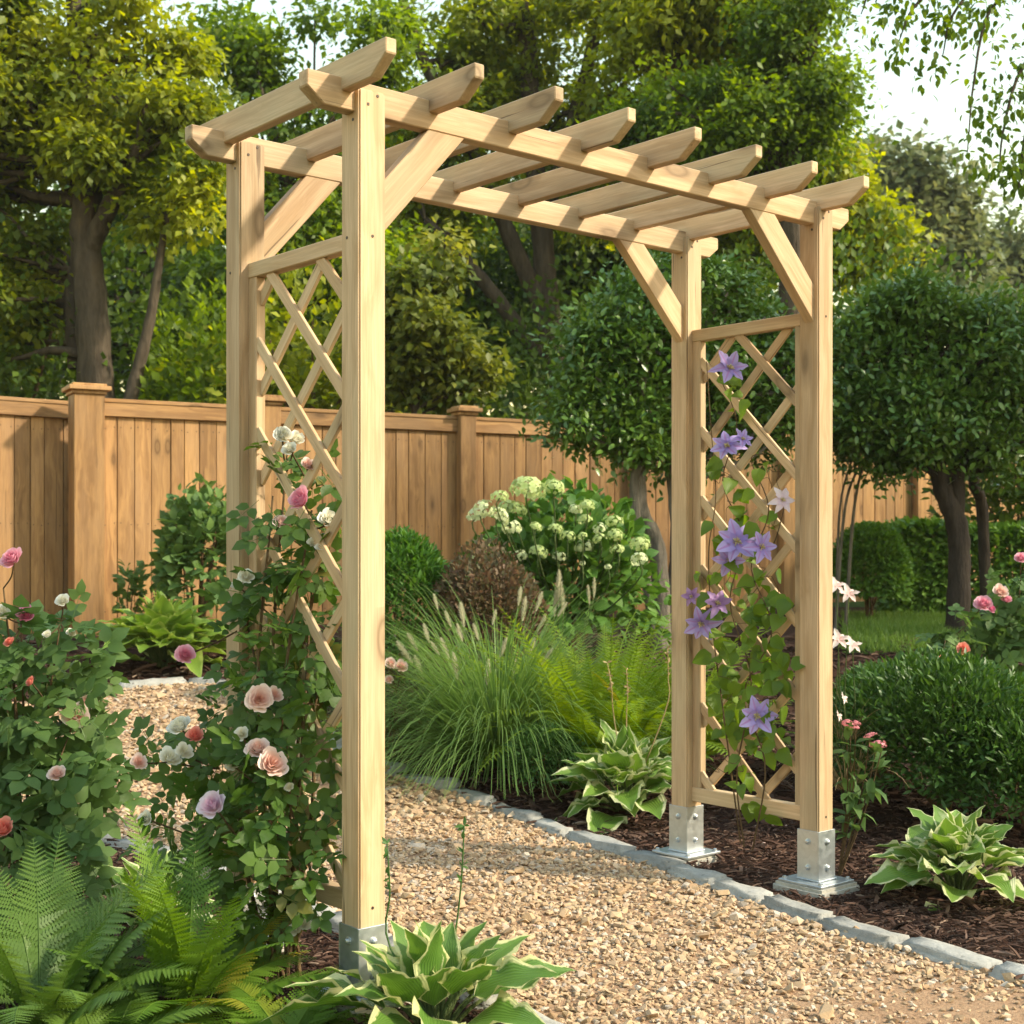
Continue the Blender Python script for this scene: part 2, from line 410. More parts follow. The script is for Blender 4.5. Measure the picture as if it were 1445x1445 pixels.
MT['shrub'] = leaf_mat('lilac_leaf', (.06, .135, .032), (.15, .24, .06), rough=.5, trans=.35, vein=.1)
MT['lowgreen'] = leaf_mat('fine_low_leaf', (.04, .11, .025), (.08, .17, .04), rough=.5, trans=.35)
MT['straw'] = leaf_mat('straw_leaf', (.30, .22, .11), (.44, .34, .17), rough=.7, trans=.3)
MT['far'] = leaf_mat('haze_pale_foliage', (.08, .12, .05), (.20, .215, .08), trans=.42)  # pallor of haze and glare mixed into the leaf colour
MT['stem'] = bark_mat('green_stem', (.045, .085, .025), (.10, .13, .045), 20)
MT['cane'] = bark_mat('brown_cane', (.07, .045, .025), (.15, .10, .05), 20)
MT['bark'] = bark_mat('grey_brown_bark', (.026, .02, .014), (.10, .078, .055), 6)  # set darker to stand for shade on the old trunk
MT['barkdark'] = bark_mat('dark_bark', (.016, .013, .011), (.055, .043, .034), 8)
MT['barkpale'] = bark_mat('pale_bark', (.065, .058, .047), (.19, .165, .135), 8)
# petals
MT['p_pink'] = petal_mat('pink_petal', (.78, .24, .36), (.86, .50, .58))
MT['p_hot'] = petal_mat('deep_pink_petal', (.72, .15, .33), (.84, .38, .55))
MT['p_pale'] = petal_mat('pale_pink_petal', (.80, .47, .38), (.87, .72, .66))
MT['p_white'] = petal_mat('white_petal', (.80, .76, .58), (.86, .84, .78))
MT['p_coral'] = petal_mat('coral_petal', (.72, .17, .13), (.82, .36, .27))
MT['p_lilac'] = petal_mat('lilac_pink_petal', (.80, .50, .66), (.86, .76, .82))
MT['p_clem'] = petal_mat('violet_petal', (.34, .25, .62), (.47, .40, .76), mid=(.40, .22, .55))
MT['p_clemdark'] = petal_mat('mauve_petal', (.30, .15, .36), (.42, .27, .52))
MT['p_clempale'] = petal_mat('pale_mauve_petal', (.66, .50, .62), (.78, .68, .74))
MT['p_hyd'] = petal_mat('white_floret', (.54, .62, .30), (.74, .78, .54))
MT['p_hydgreen'] = petal_mat('lime_floret', (.42, .54, .17), (.60, .68, .34))
MT['p_lily'] = petal_mat('blush_lily_petal', (.78, .50, .45), (.84, .74, .70))
MT['p_cluster'] = petal_mat('rose_pink_floret', (.72, .20, .26), (.82, .42, .44))
MT['p_stamen'] = petal_mat('stamen', (.62, .50, .16), (.74, .68, .40))

# ------------------------------------------------------------------ setting
def sheet(name, mat, XY, dz, kind='structure'):
    """XY: (n,m,2) grid of points laid on the terrain"""
    XY = np.asarray(XY, float); n, m = XY.shape[:2]
    V = np.concatenate([XY, terr(XY[..., 0], XY[..., 1])[..., None] + dz], -1).reshape(-1, 3)
    i = np.arange(n - 1)[:, None] * m + np.arange(m - 1)[None]
    f = np.stack([i, i + m, i + m + 1, i + 1], -1).reshape(-1, 4)
    mb = MB(); mb.add(V, [f]); o = mb.build(name, mat); o['kind'] = kind; return o
def latD(lat, D):
    P = CAM[None, None, :2] + lat[..., None] * RT[:2] + D[..., None] * FW[:2]; return P
la = np.concatenate([[-400, -150, -60, -30], np.linspace(-16, 16, 65), [30, 60, 150, 400]])
dd = np.concatenate([[-40, -10, -2], np.linspace(0, 16, 81), np.linspace(18, 40, 12), [60, 120, 250, 450]])
A, B = np.meshgrid(la, dd); sheet('ground', MT['turf'], latD(A, B), 0)
A, B = np.meshgrid(np.linspace(-7, 7.5, 59), np.linspace(.4, 14.2, 93)); sheet('mulch_bed', MT['soil'], latD(A, B), .004)

# kerb lines in plan; right one runs in front of the far posts and bends left at the back
KR = [at(1600, 1437), at(1445, 1388), at(1320, 1352), at(1220, 1326), at(1130, 1296), at(1040, 1264), at(960, 1234), at(870, 1204), at(780, 1174), at(700, 1143), at(620, 1112), at(550, 1090),
      at(470, 1050), at(400, 1008), at(330, 970), at(250, 966), at(140, 976), at(20, 995)]
KR = spline([k[:2] for k in KR], 240)
KL = spline([(.18, -2.2), (.22, -1.2), (.27, -.47), (.36, .2), (.44, .84), (.5, 1.6), (.42, 2.5), (.0, 3.3), (-.9, 3.9), (-2.2, 4.2)], 240)
k = np.linspace(0, 1, 25)[None, :, None]
XY = KL[:, None] * (1 - k) + KR[:, None] * k
sheet('gravel_path', MT['base'], XY, .010)
LAWN = np.array([at(1190, 925)[:2], at(1500, 925)[:2], at(1500, 876)[:2], at(1190, 872)[:2]])
k = np.linspace(0, 1, 13)
lw = (LAWN[0][None] * (1 - k[:, None]) + LAWN[1][None] * k[:, None])[None] * (1 - k[:, None, None]) + (LAWN[3][None] * (1 - k[:, None]) + LAWN[2][None] * k[:, None])[None] * k[:, None, None]
sheet('lawn', MT['turf'], lw, .012)

# gravel chips
def hulls(g, n, flat, pts=11):
    out = []
    for _ in range(n):
        P = rsph(g, pts) * np.array([1, .72, flat]) * g.uniform(.8, 1.1, (pts, 1))
        bm = bmesh.new()
        for p in P: bm.verts.new(p)
        r = bmesh.ops.convex_hull(bm, input=bm.verts[:])
        bmesh.ops.delete(bm, geom=[v for v in bm.verts if not v.link_faces], context='VERTS')
        bmesh.ops.triangulate(bm, faces=bm.faces[:]); bm.verts.index_update()
        v = np.array([q.co[:] for q in bm.verts]); f = [tuple(q.index for q in t.verts) for t in bm.faces]; bm.free()
        out.append((v, [f], np.zeros((len(v), 3))))
    return out
def in_quads(P):  # plan points inside the path strip
    s = np.empty(len(P), bool)
    yk = None
    poly = np.vstack([KL, KR[::-1]])
    x, y = P[:, 0], P[:, 1]; s[:] = False; j = len(poly) - 1
    for i in range(len(poly)):
        xi, yi = poly[i]; xj, yj = poly[j]
        c = ((yi > y) != (yj > y)) & (x < (xj - xi) * (y - yi) / (yj - yi + 1e-12) + xi); s ^= c; j = i
    return s
def visible(P, D, m=60):
    u = CX + F * ((P - CAM[:2]) @ RT[:2]) / D
    return (u > -m - 150) & (u < 1445 + m + 150)
def gravel():
    g = np.random.default_rng(3); mb = MB(); hs = hulls(g, 10, .5)
    def band(d0, d1, dens, size):
        la_ = .42 * d1 + .2; n = int(dens * 2 * la_ * (d1 - d0))
        lat = g.uniform(-la_, la_, n); D = g.uniform(d0, d1, n)
        P = CAM[:2] + lat[:, None] * RT[:2] + D[:, None] * FW[:2]
        tr = (P - CAM[:2]) @ RT[:2]; bare = np.clip((tr - .45) / .7, 0, 1) * np.clip((4.35 - D) / .45, 0, 1)
        kx = in_quads(P) & visible(P, D) & (g.random(n) > bare * .8); P = P[kx]; D = D[kx]
        S = size * g.lognormal(0, .36, len(P))
        z = terr(P[:, 0], P[:, 1]) + .010 + g.uniform(-.1, .55, len(P)) * S
        Q = np.column_stack([P, z]); a = g.uniform(0, 2 * PI, len(P))
        Dr = np.column_stack([np.cos(a), np.sin(a), g.normal(0, .25, len(P))]); Nm = np.array([0, 0, 1]) + g.normal(0, .3, (len(P), 3))
        w = g.integers(0, len(hs), len(P)); rr = g.random(len(P))
        for i, T in enumerate(hs):
            q = w == i
            if q.any(): scatter(mb, T, Q[q], Dr[q], Nm[q], S[q], g, rr[q])
    band(2.9, 4.6, 4600, .0104); band(4.6, 6.5, 3400, .0118); band(6.5, 10.5, 1600, .0168)
    for i in range(len(mb.S)): mb.S[i] = False
    o = mb.build('gravel', MT['gravel']); tag(o, 'tan and buff gravel chips covering the path', kind='stuff')
gravel()
def mulch():
    g = np.random.default_rng(4); mb = MB()
    v = np.array([(-.10, 0, 0), (.10, 0, 0), (.13, .5, .05), (-.09, .5, .06), (.04, 1, 0), (-.03, 1, 0)]); v[:, 0] *= .8
    T = (np.vstack([v, v + [0, 0, .09]]), [[(6, 7, 8, 9), (9, 8, 10, 11), (0, 1, 7, 6), (1, 2, 8, 7), (2, 4, 10, 8), (3, 0, 6, 9), (5, 3, 9, 11)]], np.zeros((12, 3)))
    for d0, d1, dens, size in ((3.2, 4.6, 4200, .023), (4.6, 6.4, 4000, .026), (6.4, 8.6, 1400, .042), (8.6, 11, 350, .06)):
        la_ = .42 * d1 + .2; n = int(dens * 2 * la_ * (d1 - d0)); lat = g.uniform(-la_, la_, n); D = g.uniform(d0, d1, n)
        P = CAM[:2] + lat[:, None] * RT[:2] + D[:, None] * FW[:2]
        kx = ~in_quads(P) & (np.abs(P - np.array([2.10, .045])).max(1) > .14); P = P[kx]; n = len(P)
        S = size * g.lognormal(0, .45, n); Q = np.column_stack([P, terr(P[:, 0], P[:, 1]) + .006 + g.uniform(0, .018, n)])
        a = g.uniform(0, 2 * PI, n); Dr = np.column_stack([np.cos(a), np.sin(a), g.normal(0, .22, n)])
        scatter(mb, T, Q, Dr, np.array([0, 0, 1]) + g.normal(0, .4, (n, 3)), S, g, g.random(n) ** 1.15)
    # a few chips kicked on to the path
    for i in range(len(mb.S)): mb.S[i] = False
    tag(mb.build('bark_mulch', MT['mulch']), 'dark brown shredded bark mulch over the planting beds', kind='stuff')
mulch()
def lawn():
    g = np.random.default_rng(5); mb = MB(); n = 16000
    a = g.random((n, 2)); P = (LAWN[0] * (1 - a[:, :1]) + LAWN[1] * a[:, :1]) * (1 - a[:, 1:]) + (LAWN[3] * (1 - a[:, :1]) + LAWN[2] * a[:, :1]) * a[:, 1:]
    P = np.column_stack([P, terr(P[:, 0], P[:, 1]) + .01])
    Dr = np.array([0, 0, 1]) + g.normal(0, .45, (n, 3)); scatter(mb, kite(.05, .01), P, Dr, rsph(g, n), g.uniform(.05, .1, n), g)
    tag(mb.build('grass', MT['blade']), 'short mown grass of the lawn strip', kind='stuff')
lawn()

# kerb stones
def kerb(line, start, count, labeler, seed):
    g = np.random.default_rng(seed)
    seg = np.linalg.norm(np.diff(line, axis=0), axis=1); cum = np.concatenate([[0], np.cumsum(seg)])
    s = start
    for i in range(count):
        ln = g.uniform(.28, .46); mid = s + ln / 2; s += ln + .003
        if s > cum[-1]: break
        c = np.array([np.interp(mid, cum, line[:, 0]), np.interp(mid, cum, line[:, 1])])
        e = np.array([np.interp(mid + .05, cum, line[:, 0]), np.interp(mid + .05, cum, line[:, 1])]) - c
        ang = math.atan2(e[1], e[0]) + g.normal(0, .02)
        bm = bmesh.new(); bmesh.ops.create_cube(bm, size=1)
        bmesh.ops.scale(bm, vec=(ln, .112 + g.uniform(-.008, .01), .13), verts=bm.verts[:])
        bmesh.ops.bevel(bm, geom=bm.edges[:], offset=.017, segments=2, affect='EDGES')
        bmesh.ops.subdivide_edges(bm, edges=[q for q in bm.edges if q.calc_length() > .04], cuts=3, use_grid_fill=True)
        bm.verts.index_update(); V = np.array([v.co[:] for v in bm.verts])
        ph = g.uniform(0, 6, 6)
        for a_, fr in ((.007, 17), (.0035, 41), (.002, 83)):
            V[:, 2] += a_ * np.sin(V[:, 0] * fr + ph[0]) * np.cos(V[:, 1] * fr * 1.3 + ph[1])
            V[:, 1] += a_ * np.sin(V[:, 0] * fr * 1.1 + ph[2]) * np.cos(V[:, 2] * fr + ph[3])
            V[:, 0] += a_ * np.sin(V[:, 1] * fr * 1.2 + ph[4] + V[:, 2] * fr)
        by = {}
        for fc in bm.faces: by.setdefault(len(fc.verts), []).append([v.index for v in fc.verts])
        bm.free(); mb = MB(); mb.add(V, [np.array(q) for q in by.values()], rnd=g.random())
        o = mb.build('edging_stone', MT['stone']); z = float(terr(c[0], c[1]))
        o.location = (c[0], c[1], z - .026 + g.uniform(-.005, .005)); o.rotation_euler = (g.normal(0, .03), g.normal(0, .02), ang)
        tag(o, labeler(c), 'edging stone', 'grey edging stones along the gravel path')
def lab_r(c):
    D = depth(c[0], c[1]); u = CX + F * ((c - CAM[:2]) @ RT[:2]) / D
    if u > 1200: return 'grey edging stone in the run before the right-hand hosta'
    if u > 1060: return 'grey edging stone in front of the near post on its concrete pad'
    if u > 900: return 'grey edging stone in front of the steel shoe of the back right post'
    if u > 700: return 'grey edging stone beside dark mulch, below the white-edged hosta and low bush'
    if u > 500: return 'grey edging stone at the foot of the fountain grass'
    return 'pale edging stone in the far kerb below the lime hosta'
kerb(KR, .15, 40, lab_r, 11)
kerb(KL[::-1][::-1], .9, 14, lambda c: 'pale edging stone in the kerb by the near left post' if c[1] < 1.1 else 'pale edging stone in the kerb behind the climbing rose', 12)

# ------------------------------------------------------------------ the arch
p, LX, W, HP = .09, 2.055, .656, 2.5275
ZB, HB, REC = 2.464, .087, .020
arch = thing('garden_arch', (LX / 2, W / 2, 0), 'pale pine garden arch with rafters, lattice sides and steel shoes over the path', 'garden arch')
pine = MT['pine']
def bolt_mesh():
    mb = MB()
    th = np.linspace(0, 2 * PI, 6, endpoint=False)
    def ringv(r, z, k=6): t = np.linspace(0, 2 * PI, k, endpoint=False); return np.column_stack([r * np.cos(t), r * np.sin(t), np.full(k, z)])
    k = 12
    V = np.vstack([ringv(.0125, 0, k), ringv(.0125, .002, k), ringv(.0085, .003, k), ringv(.008, .008, k), ringv(.004, .0105, k)])
    i = np.arange(4)[:, None] * k; j = np.arange(k)[None]; j2 = (j + 1) % k
    mb.add(V, [np.stack([i + j, i + j2, i + k + j2, i + k + j], -1).reshape(-1, 4), np.arange(4 * k, 5 * k)[None]], smooth=False)
    return mb.mesh('bolt', MT['galv'])
BOLT = bolt_mesh()
posts = []
SHOE = .20
for (x, y) in ((0, 0), (LX, 0), (LX, W), (0, W)):
    mb = MB(); boxw(mb, (x, y, .012), (x + p, y + p, HP), 'z', .005, seg=2)
    posts.append(mb.build('post', pine, arch))
    # steel shoe: four plates, base plate, weld bead
    mb = MB(); a, b, c, d = x - .005, x + p + .005, y - .005, y + p + .005; t = .004
    boxw(mb, (a, c, .012), (b, c + t, SHOE), 'z', .001); boxw(mb, (a, d - t, .012), (b, d, SHOE), 'z', .001)
    boxw(mb, (a, c + t, .012), (a + t, d - t, SHOE), 'z', .001); boxw(mb, (b - t, c + t, .012), (b, d - t, SHOE), 'z', .001)
    boxw(mb, (x - .055, y - .055, .002), (x + p + .055, y + p + .055, .012), 'x', .002)
    for w in ((a - .005, c - .005, b + .005, c - .0005), (a - .005, c - .0005, a - .0005, d)): boxw(mb, (w[0], w[1], .0125), (w[2], w[3], .019), 'x', .002)
    sh = mb.build('post_shoe', MT['galv'], arch)
    for zz in (.062, .158):
        for f in (.028, .072) if False else (.045,):
            put(BOLT, 'bolt', sh, (x + f, y - .005, zz), (R(90), 0, 0)); put(BOLT, 'bolt', sh, (x - .005, y + f, zz), (0, R(-90), 0))
    for sx in (-.038, p + .038):
        for sy in (-.038, p + .038): put(BOLT, 'bolt', sh, (x + sx, y + sy, .012))
for (x, y, lab) in ((LX, 0, 'pale concrete pad under the steel shoe of the near right post, above the mulch'), (LX, W, 'concrete pad sunk in mulch under the steel shoe of the back right post'), (0, 0, 'concrete pad under the near left post behind the front hosta'), (0, W, 'concrete pad under the far left post hidden by the climbing rose')):
    mb = MB(); e = .074 if (x > 1 and y == 0) else .057
    boxw(mb, (x - e, y - e, -.13), (x + p + e, y + p + e, .0015), 'x', .012, seg=2)
    tag(mb.build('concrete_footing', MT['concrete'], org=(x + p / 2, y, -.13)), lab, 'footing', 'concrete pads under the arch posts')
# beams with chamfered ends
def beam(y):
    x0, x1 = -.155, LX + p + .125; h = HB
    prof = [(x0, .042), (x0 + .055, 0), (x1 - .055, 0), (x1, .042), (x1, h), (x0, h)]
    mb = MB(); prism(mb, prof, .046, frame((0, y + REC + .023, ZB), (1, 0, 0), (0, 1, 0)), .003); mb.build('beam', pine, arch)
beam(0); beam(W)
ZT, RH, RTH = 2.604, .090, .036
for i in range(8):
    x = -.0275 + .302 * i
    y0, y1 = -.190, W + p + .178
    prof = [(y0, .050), (y0 + .07, 0), (y1 - .07, 0), (y1, .050), (y1, RH), (y0, RH)]
    mb = MB(); prism(mb, prof, RTH, frame((x, 0, ZT - RH), (0, 1, 0), (-1, 0, 0)), .003); mb.build('rafter', pine, arch)
# braces between posts and beams
def brace(y, left):
    yy = y + REC + .023; leg, drop, w = .30, .335, .098
    if left: a = np.array([p - .005, yy, ZB - drop]); b = np.array([p + leg, yy, ZB + .0])
    else: a = np.array([LX + .005, yy, ZB - .37]); b = np.array([LX - .365, yy, ZB + .0])
    ax = b - a; ln = np.linalg.norm(ax); ax /= ln
    mb = MB(); m = frame(a, ax, (0, 1, 0) if left else (0, -1, 0))
    sg = 1 if left else 1
    # ends cut to meet the post (vertical) and the beam (horizontal)
    c, s = abs(ax[0]), abs(ax[2])
    e0 = w * c / s * 0; k0 = w * s / c; k1 = w * c / s
    prof = [(0, 0), (ln, 0), (ln - k1, w), (k0, w)] if left else [(0, 0), (ln, 0), (ln - k1, w), (k0, w)]
    if left: prof = [(x_, z_ * 1) for x_, z_ in [(-0.0, 0), (ln + 0, 0), (ln - k1, w), (k0, w)]]
    prism(mb, prof, .042, m, .002); mb.build('brace', pine, arch)
def screw_mesh():
    mb = MB(); t = np.linspace(0, 2 * PI, 8, endpoint=False); V = np.vstack([np.column_stack([q * np.cos(t), q * np.sin(t), np.full(8, z)]) for q, z in ((.0048, 0), (.0044, .0012))])
    i = np.arange(8); mb.add(V, [np.stack([i, (i + 1) % 8, (i + 1) % 8 + 8, i + 8], -1), np.arange(8, 16)[None]], smooth=False); return mb.mesh('screw', MT['rust'])
SCREW = screw_mesh()
for k, (x, y) in enumerate(((0, 0), (LX, 0), (LX, W), (0, W))):
    for fx, zz in ((.030, ZB + .022), (.062, ZB + .050), (.045, 2.121), (.045, .25)): put(SCREW, 'screw', posts[k], (x + fx, y - .0002, zz), (R(90), 0, 0))
    for fy, zz in ((.03, ZB - .02), (.05, ZB + .01), (.06, 2.12)): put(SCREW, 'screw', posts[k], (x - .0002, y + fy, zz), (0, R(-90), 0))
# lattice panels
def lattice(x0, cy_, cz_):
    xa, xb = x0 + .028, x0 + .068
    y0, y1 = p, W; zt, zb = 2.145, .222
    sw, pitch = .036, .28
    yl, yh, zl, zh = y0 + .045, y1 - .045, zb + .058, zt - .048
    mb = MB()
    for sgn in (1, -1):
        xm = (xa + .013) if sgn > 0 else (xa + .026)
        d = np.array([0, 1, sgn * 1.0]) / math.sqrt(2)
        for kk in range(-14, 15):
            z00 = cz_ + kk * pitch      # passes (cy_, z00)
            lo, hi = yl, yh
            zlo = z00 + sgn * (lo - cy_); zhi = z00 + sgn * (hi - cy_)
            ts = []
            a0, a1 = lo, hi
            if sgn > 0: a0 = max(a0, cy_ + zl - z00); a1 = min(a1, cy_ + zh - z00)
            else: a0 = max(a0, cy_ - (zh - z00)); a1 = min(a1, cy_ - (zl - z00))
            if a1 - a0 < .03: continue
            P0 = np.array([xm, a0, z00 + sgn * (a0 - cy_)]); P1 = np.array([xm, a1, z00 + sgn * (a1 - cy_)])
            ln = np.linalg.norm(P1 - P0) + .022
            prism(mb, rect(-ln / 2, ln / 2, -sw / 2, sw / 2), .012, frame((P0 + P1) / 2, P1 - P0, (1, 0, 0)), .0015)
    pan = mb.build('lattice_panel', pine, arch)
    for (a, b) in ((zb, zb + .058), (zt - .048, zt)):
        m2 = MB(); boxw(m2, (xa, y0 - .001, a), (xb, y1 + .001, b), 'y'); m2.build('rail', pine, pan)
    for (a, b) in ((y0 - .001, yl), (yh, y1 + .001)):
        m2 = MB(); boxw(m2, (xa + .003, a, zl - .002), (xb - .003, b, zh + .002), 'z'); m2.build('stile', pine, pan)
lattice(LX, .30, 1.70); lattice(0, .40, 1.68)
for yy in (0, W): brace(yy, True); brace(yy, False)

# ------------------------------------------------------------------ fence
fd = np.array([3.72, 2.0]); fd /= np.linalg.norm(fd)
def fl(t): return np.array([-3.41, 11.24]) + fd * t          # (lat, D) along the fence
fence = thing('wooden_fence', wp(*fl(0)), 'tall cedar board fence with capped posts at the back of the garden', 'fence')
FT, FB = 2.46, .50
UP = np.array([0, 0, 1.0])
def fpost(lat, D, w, top):
    q = wp(lat, D, 0); mb = MB(); ax = RT * fd[0] + FW * fd[1]
    prism(mb, rect(-.1 + FB, top, -w / 2, w / 2), w, frame((q[0], q[1], 0), UP, -np.cross(UP, ax) * -1), .006)
    po = mb.build('fence_post', MT['cedar'], fence)
    m2 = MB()
    for a, b, ww in ((top, top + .03, w + .03), (top + .03, top + .065, w + .09), (top + .065, top + .085, w + .03)):
        prism(m2, rect(a, b, -ww / 2, ww / 2), ww, frame((q[0], q[1], 0), UP, np.cross(UP, ax)), .005)
    m2.build('post_cap', MT['cedar'], po)
def fpanel(p0, p1, inset):
    P0 = wp(p0[0], p0[1], 0); P1 = wp(p1[0], p1[1], 0); ax = P1 - P0; ln = np.linalg.norm(ax); ax /= ln
    nr = np.cross(ax, UP)
    if nr @ FW > 0: nr = -nr
    mb = MB(); n = int(round(ln / .138)); bw = ln / n
    ws = rng.uniform(.8, 1.2, n); ws = ws / ws.sum() * ln; xs = np.concatenate([[0], np.cumsum(ws)]); nl = MB(); q8 = np.linspace(0, 2 * PI, 7)[:6]
    for i in range(n):
        bw = ws[i]; c = P0 + ax * (xs[i] + bw / 2) - nr * inset + nr * rng.uniform(-.004, .003) + UP * rng.uniform(-.006, .006)
        prism(mb, rect(FB - .05, FT - .10, -bw / 2 + rng.uniform(.002, .005), bw / 2 - rng.uniform(.002, .005)), .018, frame(c, UP, nr + ax * rng.normal(0, .012)), .002)
        for zz in (FT - .22, FT - 1.0, FB + .25):
            for sx in (-.3, .3):
                o_ = c * np.array([1, 1, 0]) + UP * (zz + rng.uniform(-.012, .012)) + ax * bw * sx + nr * .0115
                nl.add(o_ + .005 * (np.cos(q8)[:, None] * ax + np.sin(q8)[:, None] * UP), [np.arange(6)[None]], smooth=False)
    prism(mb, rect(FB, FT - .13, -ln / 2, ln / 2), .004, frame((P0 + P1) / 2 - nr * (inset + .014), UP, nr), 0, rnd=0.0)
    pa = mb.build('board_panel', MT['cedar'], fence); nl.build('nails', MT['rust'], pa)
    m2 = MB(); prism(m2, rect(-ln / 2, ln / 2, -.055, .055), .04, frame((P0 + P1) / 2 + UP * (FT - .075) - nr * (inset - .022), ax, -nr if np.cross(ax, -nr)[2] > 0 else nr), .004)
    m2.build('top_rail', MT['cedar'], fence)
    m3 = MB(); prism(m3, rect(-ln / 2, ln / 2, -.016, .016), .10, frame((P0 + P1) / 2 + UP * (FT - .003) - nr * (inset - .0), ax, -nr if np.cross(ax, -nr)[2] > 0 else nr), .004)
    m3.build('cap_rail', MT['cedar'], fence)
ts = [0, 1.52, 3.38, 5.24, 7.1, 8.96, 10.82]
for i, t in enumerate(ts):
    fpost(*fl(t), .24 if i == 0 else .16, FT + .03 if i == 0 else FT + .02)
    if i + 1 < len(ts): fpanel(fl(t + (.125 if i == 0 else .081)), fl(ts[i + 1] - .081), .02)
fpanel(np.array([-5.2, 10.2]), np.array([-3.56, 11.62]), .0)

# ------------------------------------------------------------------ plants: builders
def blob_points(g, n, c, rad, shell=.5):
    d = rsph(g, n); r = (shell + (1 - shell) * g.random(n)) ** 1.0
    return np.asarray(c) + d * r[:, None] * np.asarray(rad), d
def shrub(name, u, D, w, h, label, cat, mat, leaf, size, n, group=None, bumps=9, amp=.22, shell=.55, tmpl=None, z0=None, round_=True, stems=7, elong=1.0, up=.35, flat=None):
    """leafy bush standing at photo column u and depth D; w,h in metres"""
    g = np.random.default_rng(abs(hash((name, int(u), int(D * 10)))) % 99991 if False else int(u * 7 + D * 131 + n))
    b = gp(u, D); t = thing(name, b, label, cat, group)
    d = rsph(g, n); d[:, 2] = np.where(d[:, 2] < -.35, -d[:, 2], d[:, 2])
    bd = rsph(g, bumps); dots = np.max(d @ bd.T, 1)
    rr = 1 - amp + amp * 2 * np.clip((dots - .55) / .45, 0, 1)
    if flat: pw = flat; d2 = np.sign(d) * np.abs(d) ** (1 / pw); d2 /= np.maximum((np.abs(d2) ** (2)).sum(1, keepdims=True) ** .5, 1e-6); s_ = 1 / np.max(np.abs(d), 1); rr = rr * (s_ ** .75)
    rad = np.array([w / 2 * elong, w / 2, h * .55])
    k = shell + (1 - shell) * g.random(n) ** .6
    loc = d * rr[:, None] * k[:, None]
    P = b + np.array([0, 0, h * .47]) + (loc[:, :1] * RT * rad[0] + loc[:, 1:2] * FW * rad[1] + loc[:, 2:] * UP * rad[2])
    ok = P[:, 2] > b[2] + .02; P = P[ok]; d = d[ok]; m = len(P)
    out = d[:, :1] * RT + d[:, 1:2] * FW + d[:, 2:] * UP
    Dr = out * .8 + rsph(g, m) * .7 + UP * up * .4; Nm = out * .5 + UP * .7 + rsph(g, m) * .55
    mb = MB(); scatter(mb, tmpl or leaf, P, Dr, Nm, size * g.uniform(.65, 1.25, m), g)
    mb.build('foliage', mat, t)
    if stems:
        mb = MB()
        for i in range(stems):
            a = g.uniform(0, 2 * PI); q = rsph(g, 1)[0]; q[2] = abs(q[2]) + .3
            e = b + np.array([0, 0, h * .45]) + (q[0] * RT * rad[0] + q[1] * FW * rad[1]) * .75 + UP * q[2] * rad[2] * .6
            tube(mb, spline([b + np.array([math.cos(a), math.sin(a), 0]) * .04, (b + e) / 2 + UP * h * .12 + rsph(g, 1)[0] * .04, e], 7), np.linspace(.012, .004, 7) * max(.5, h), 5)
        mb.build('stems', MT['cane'], t)
    return t

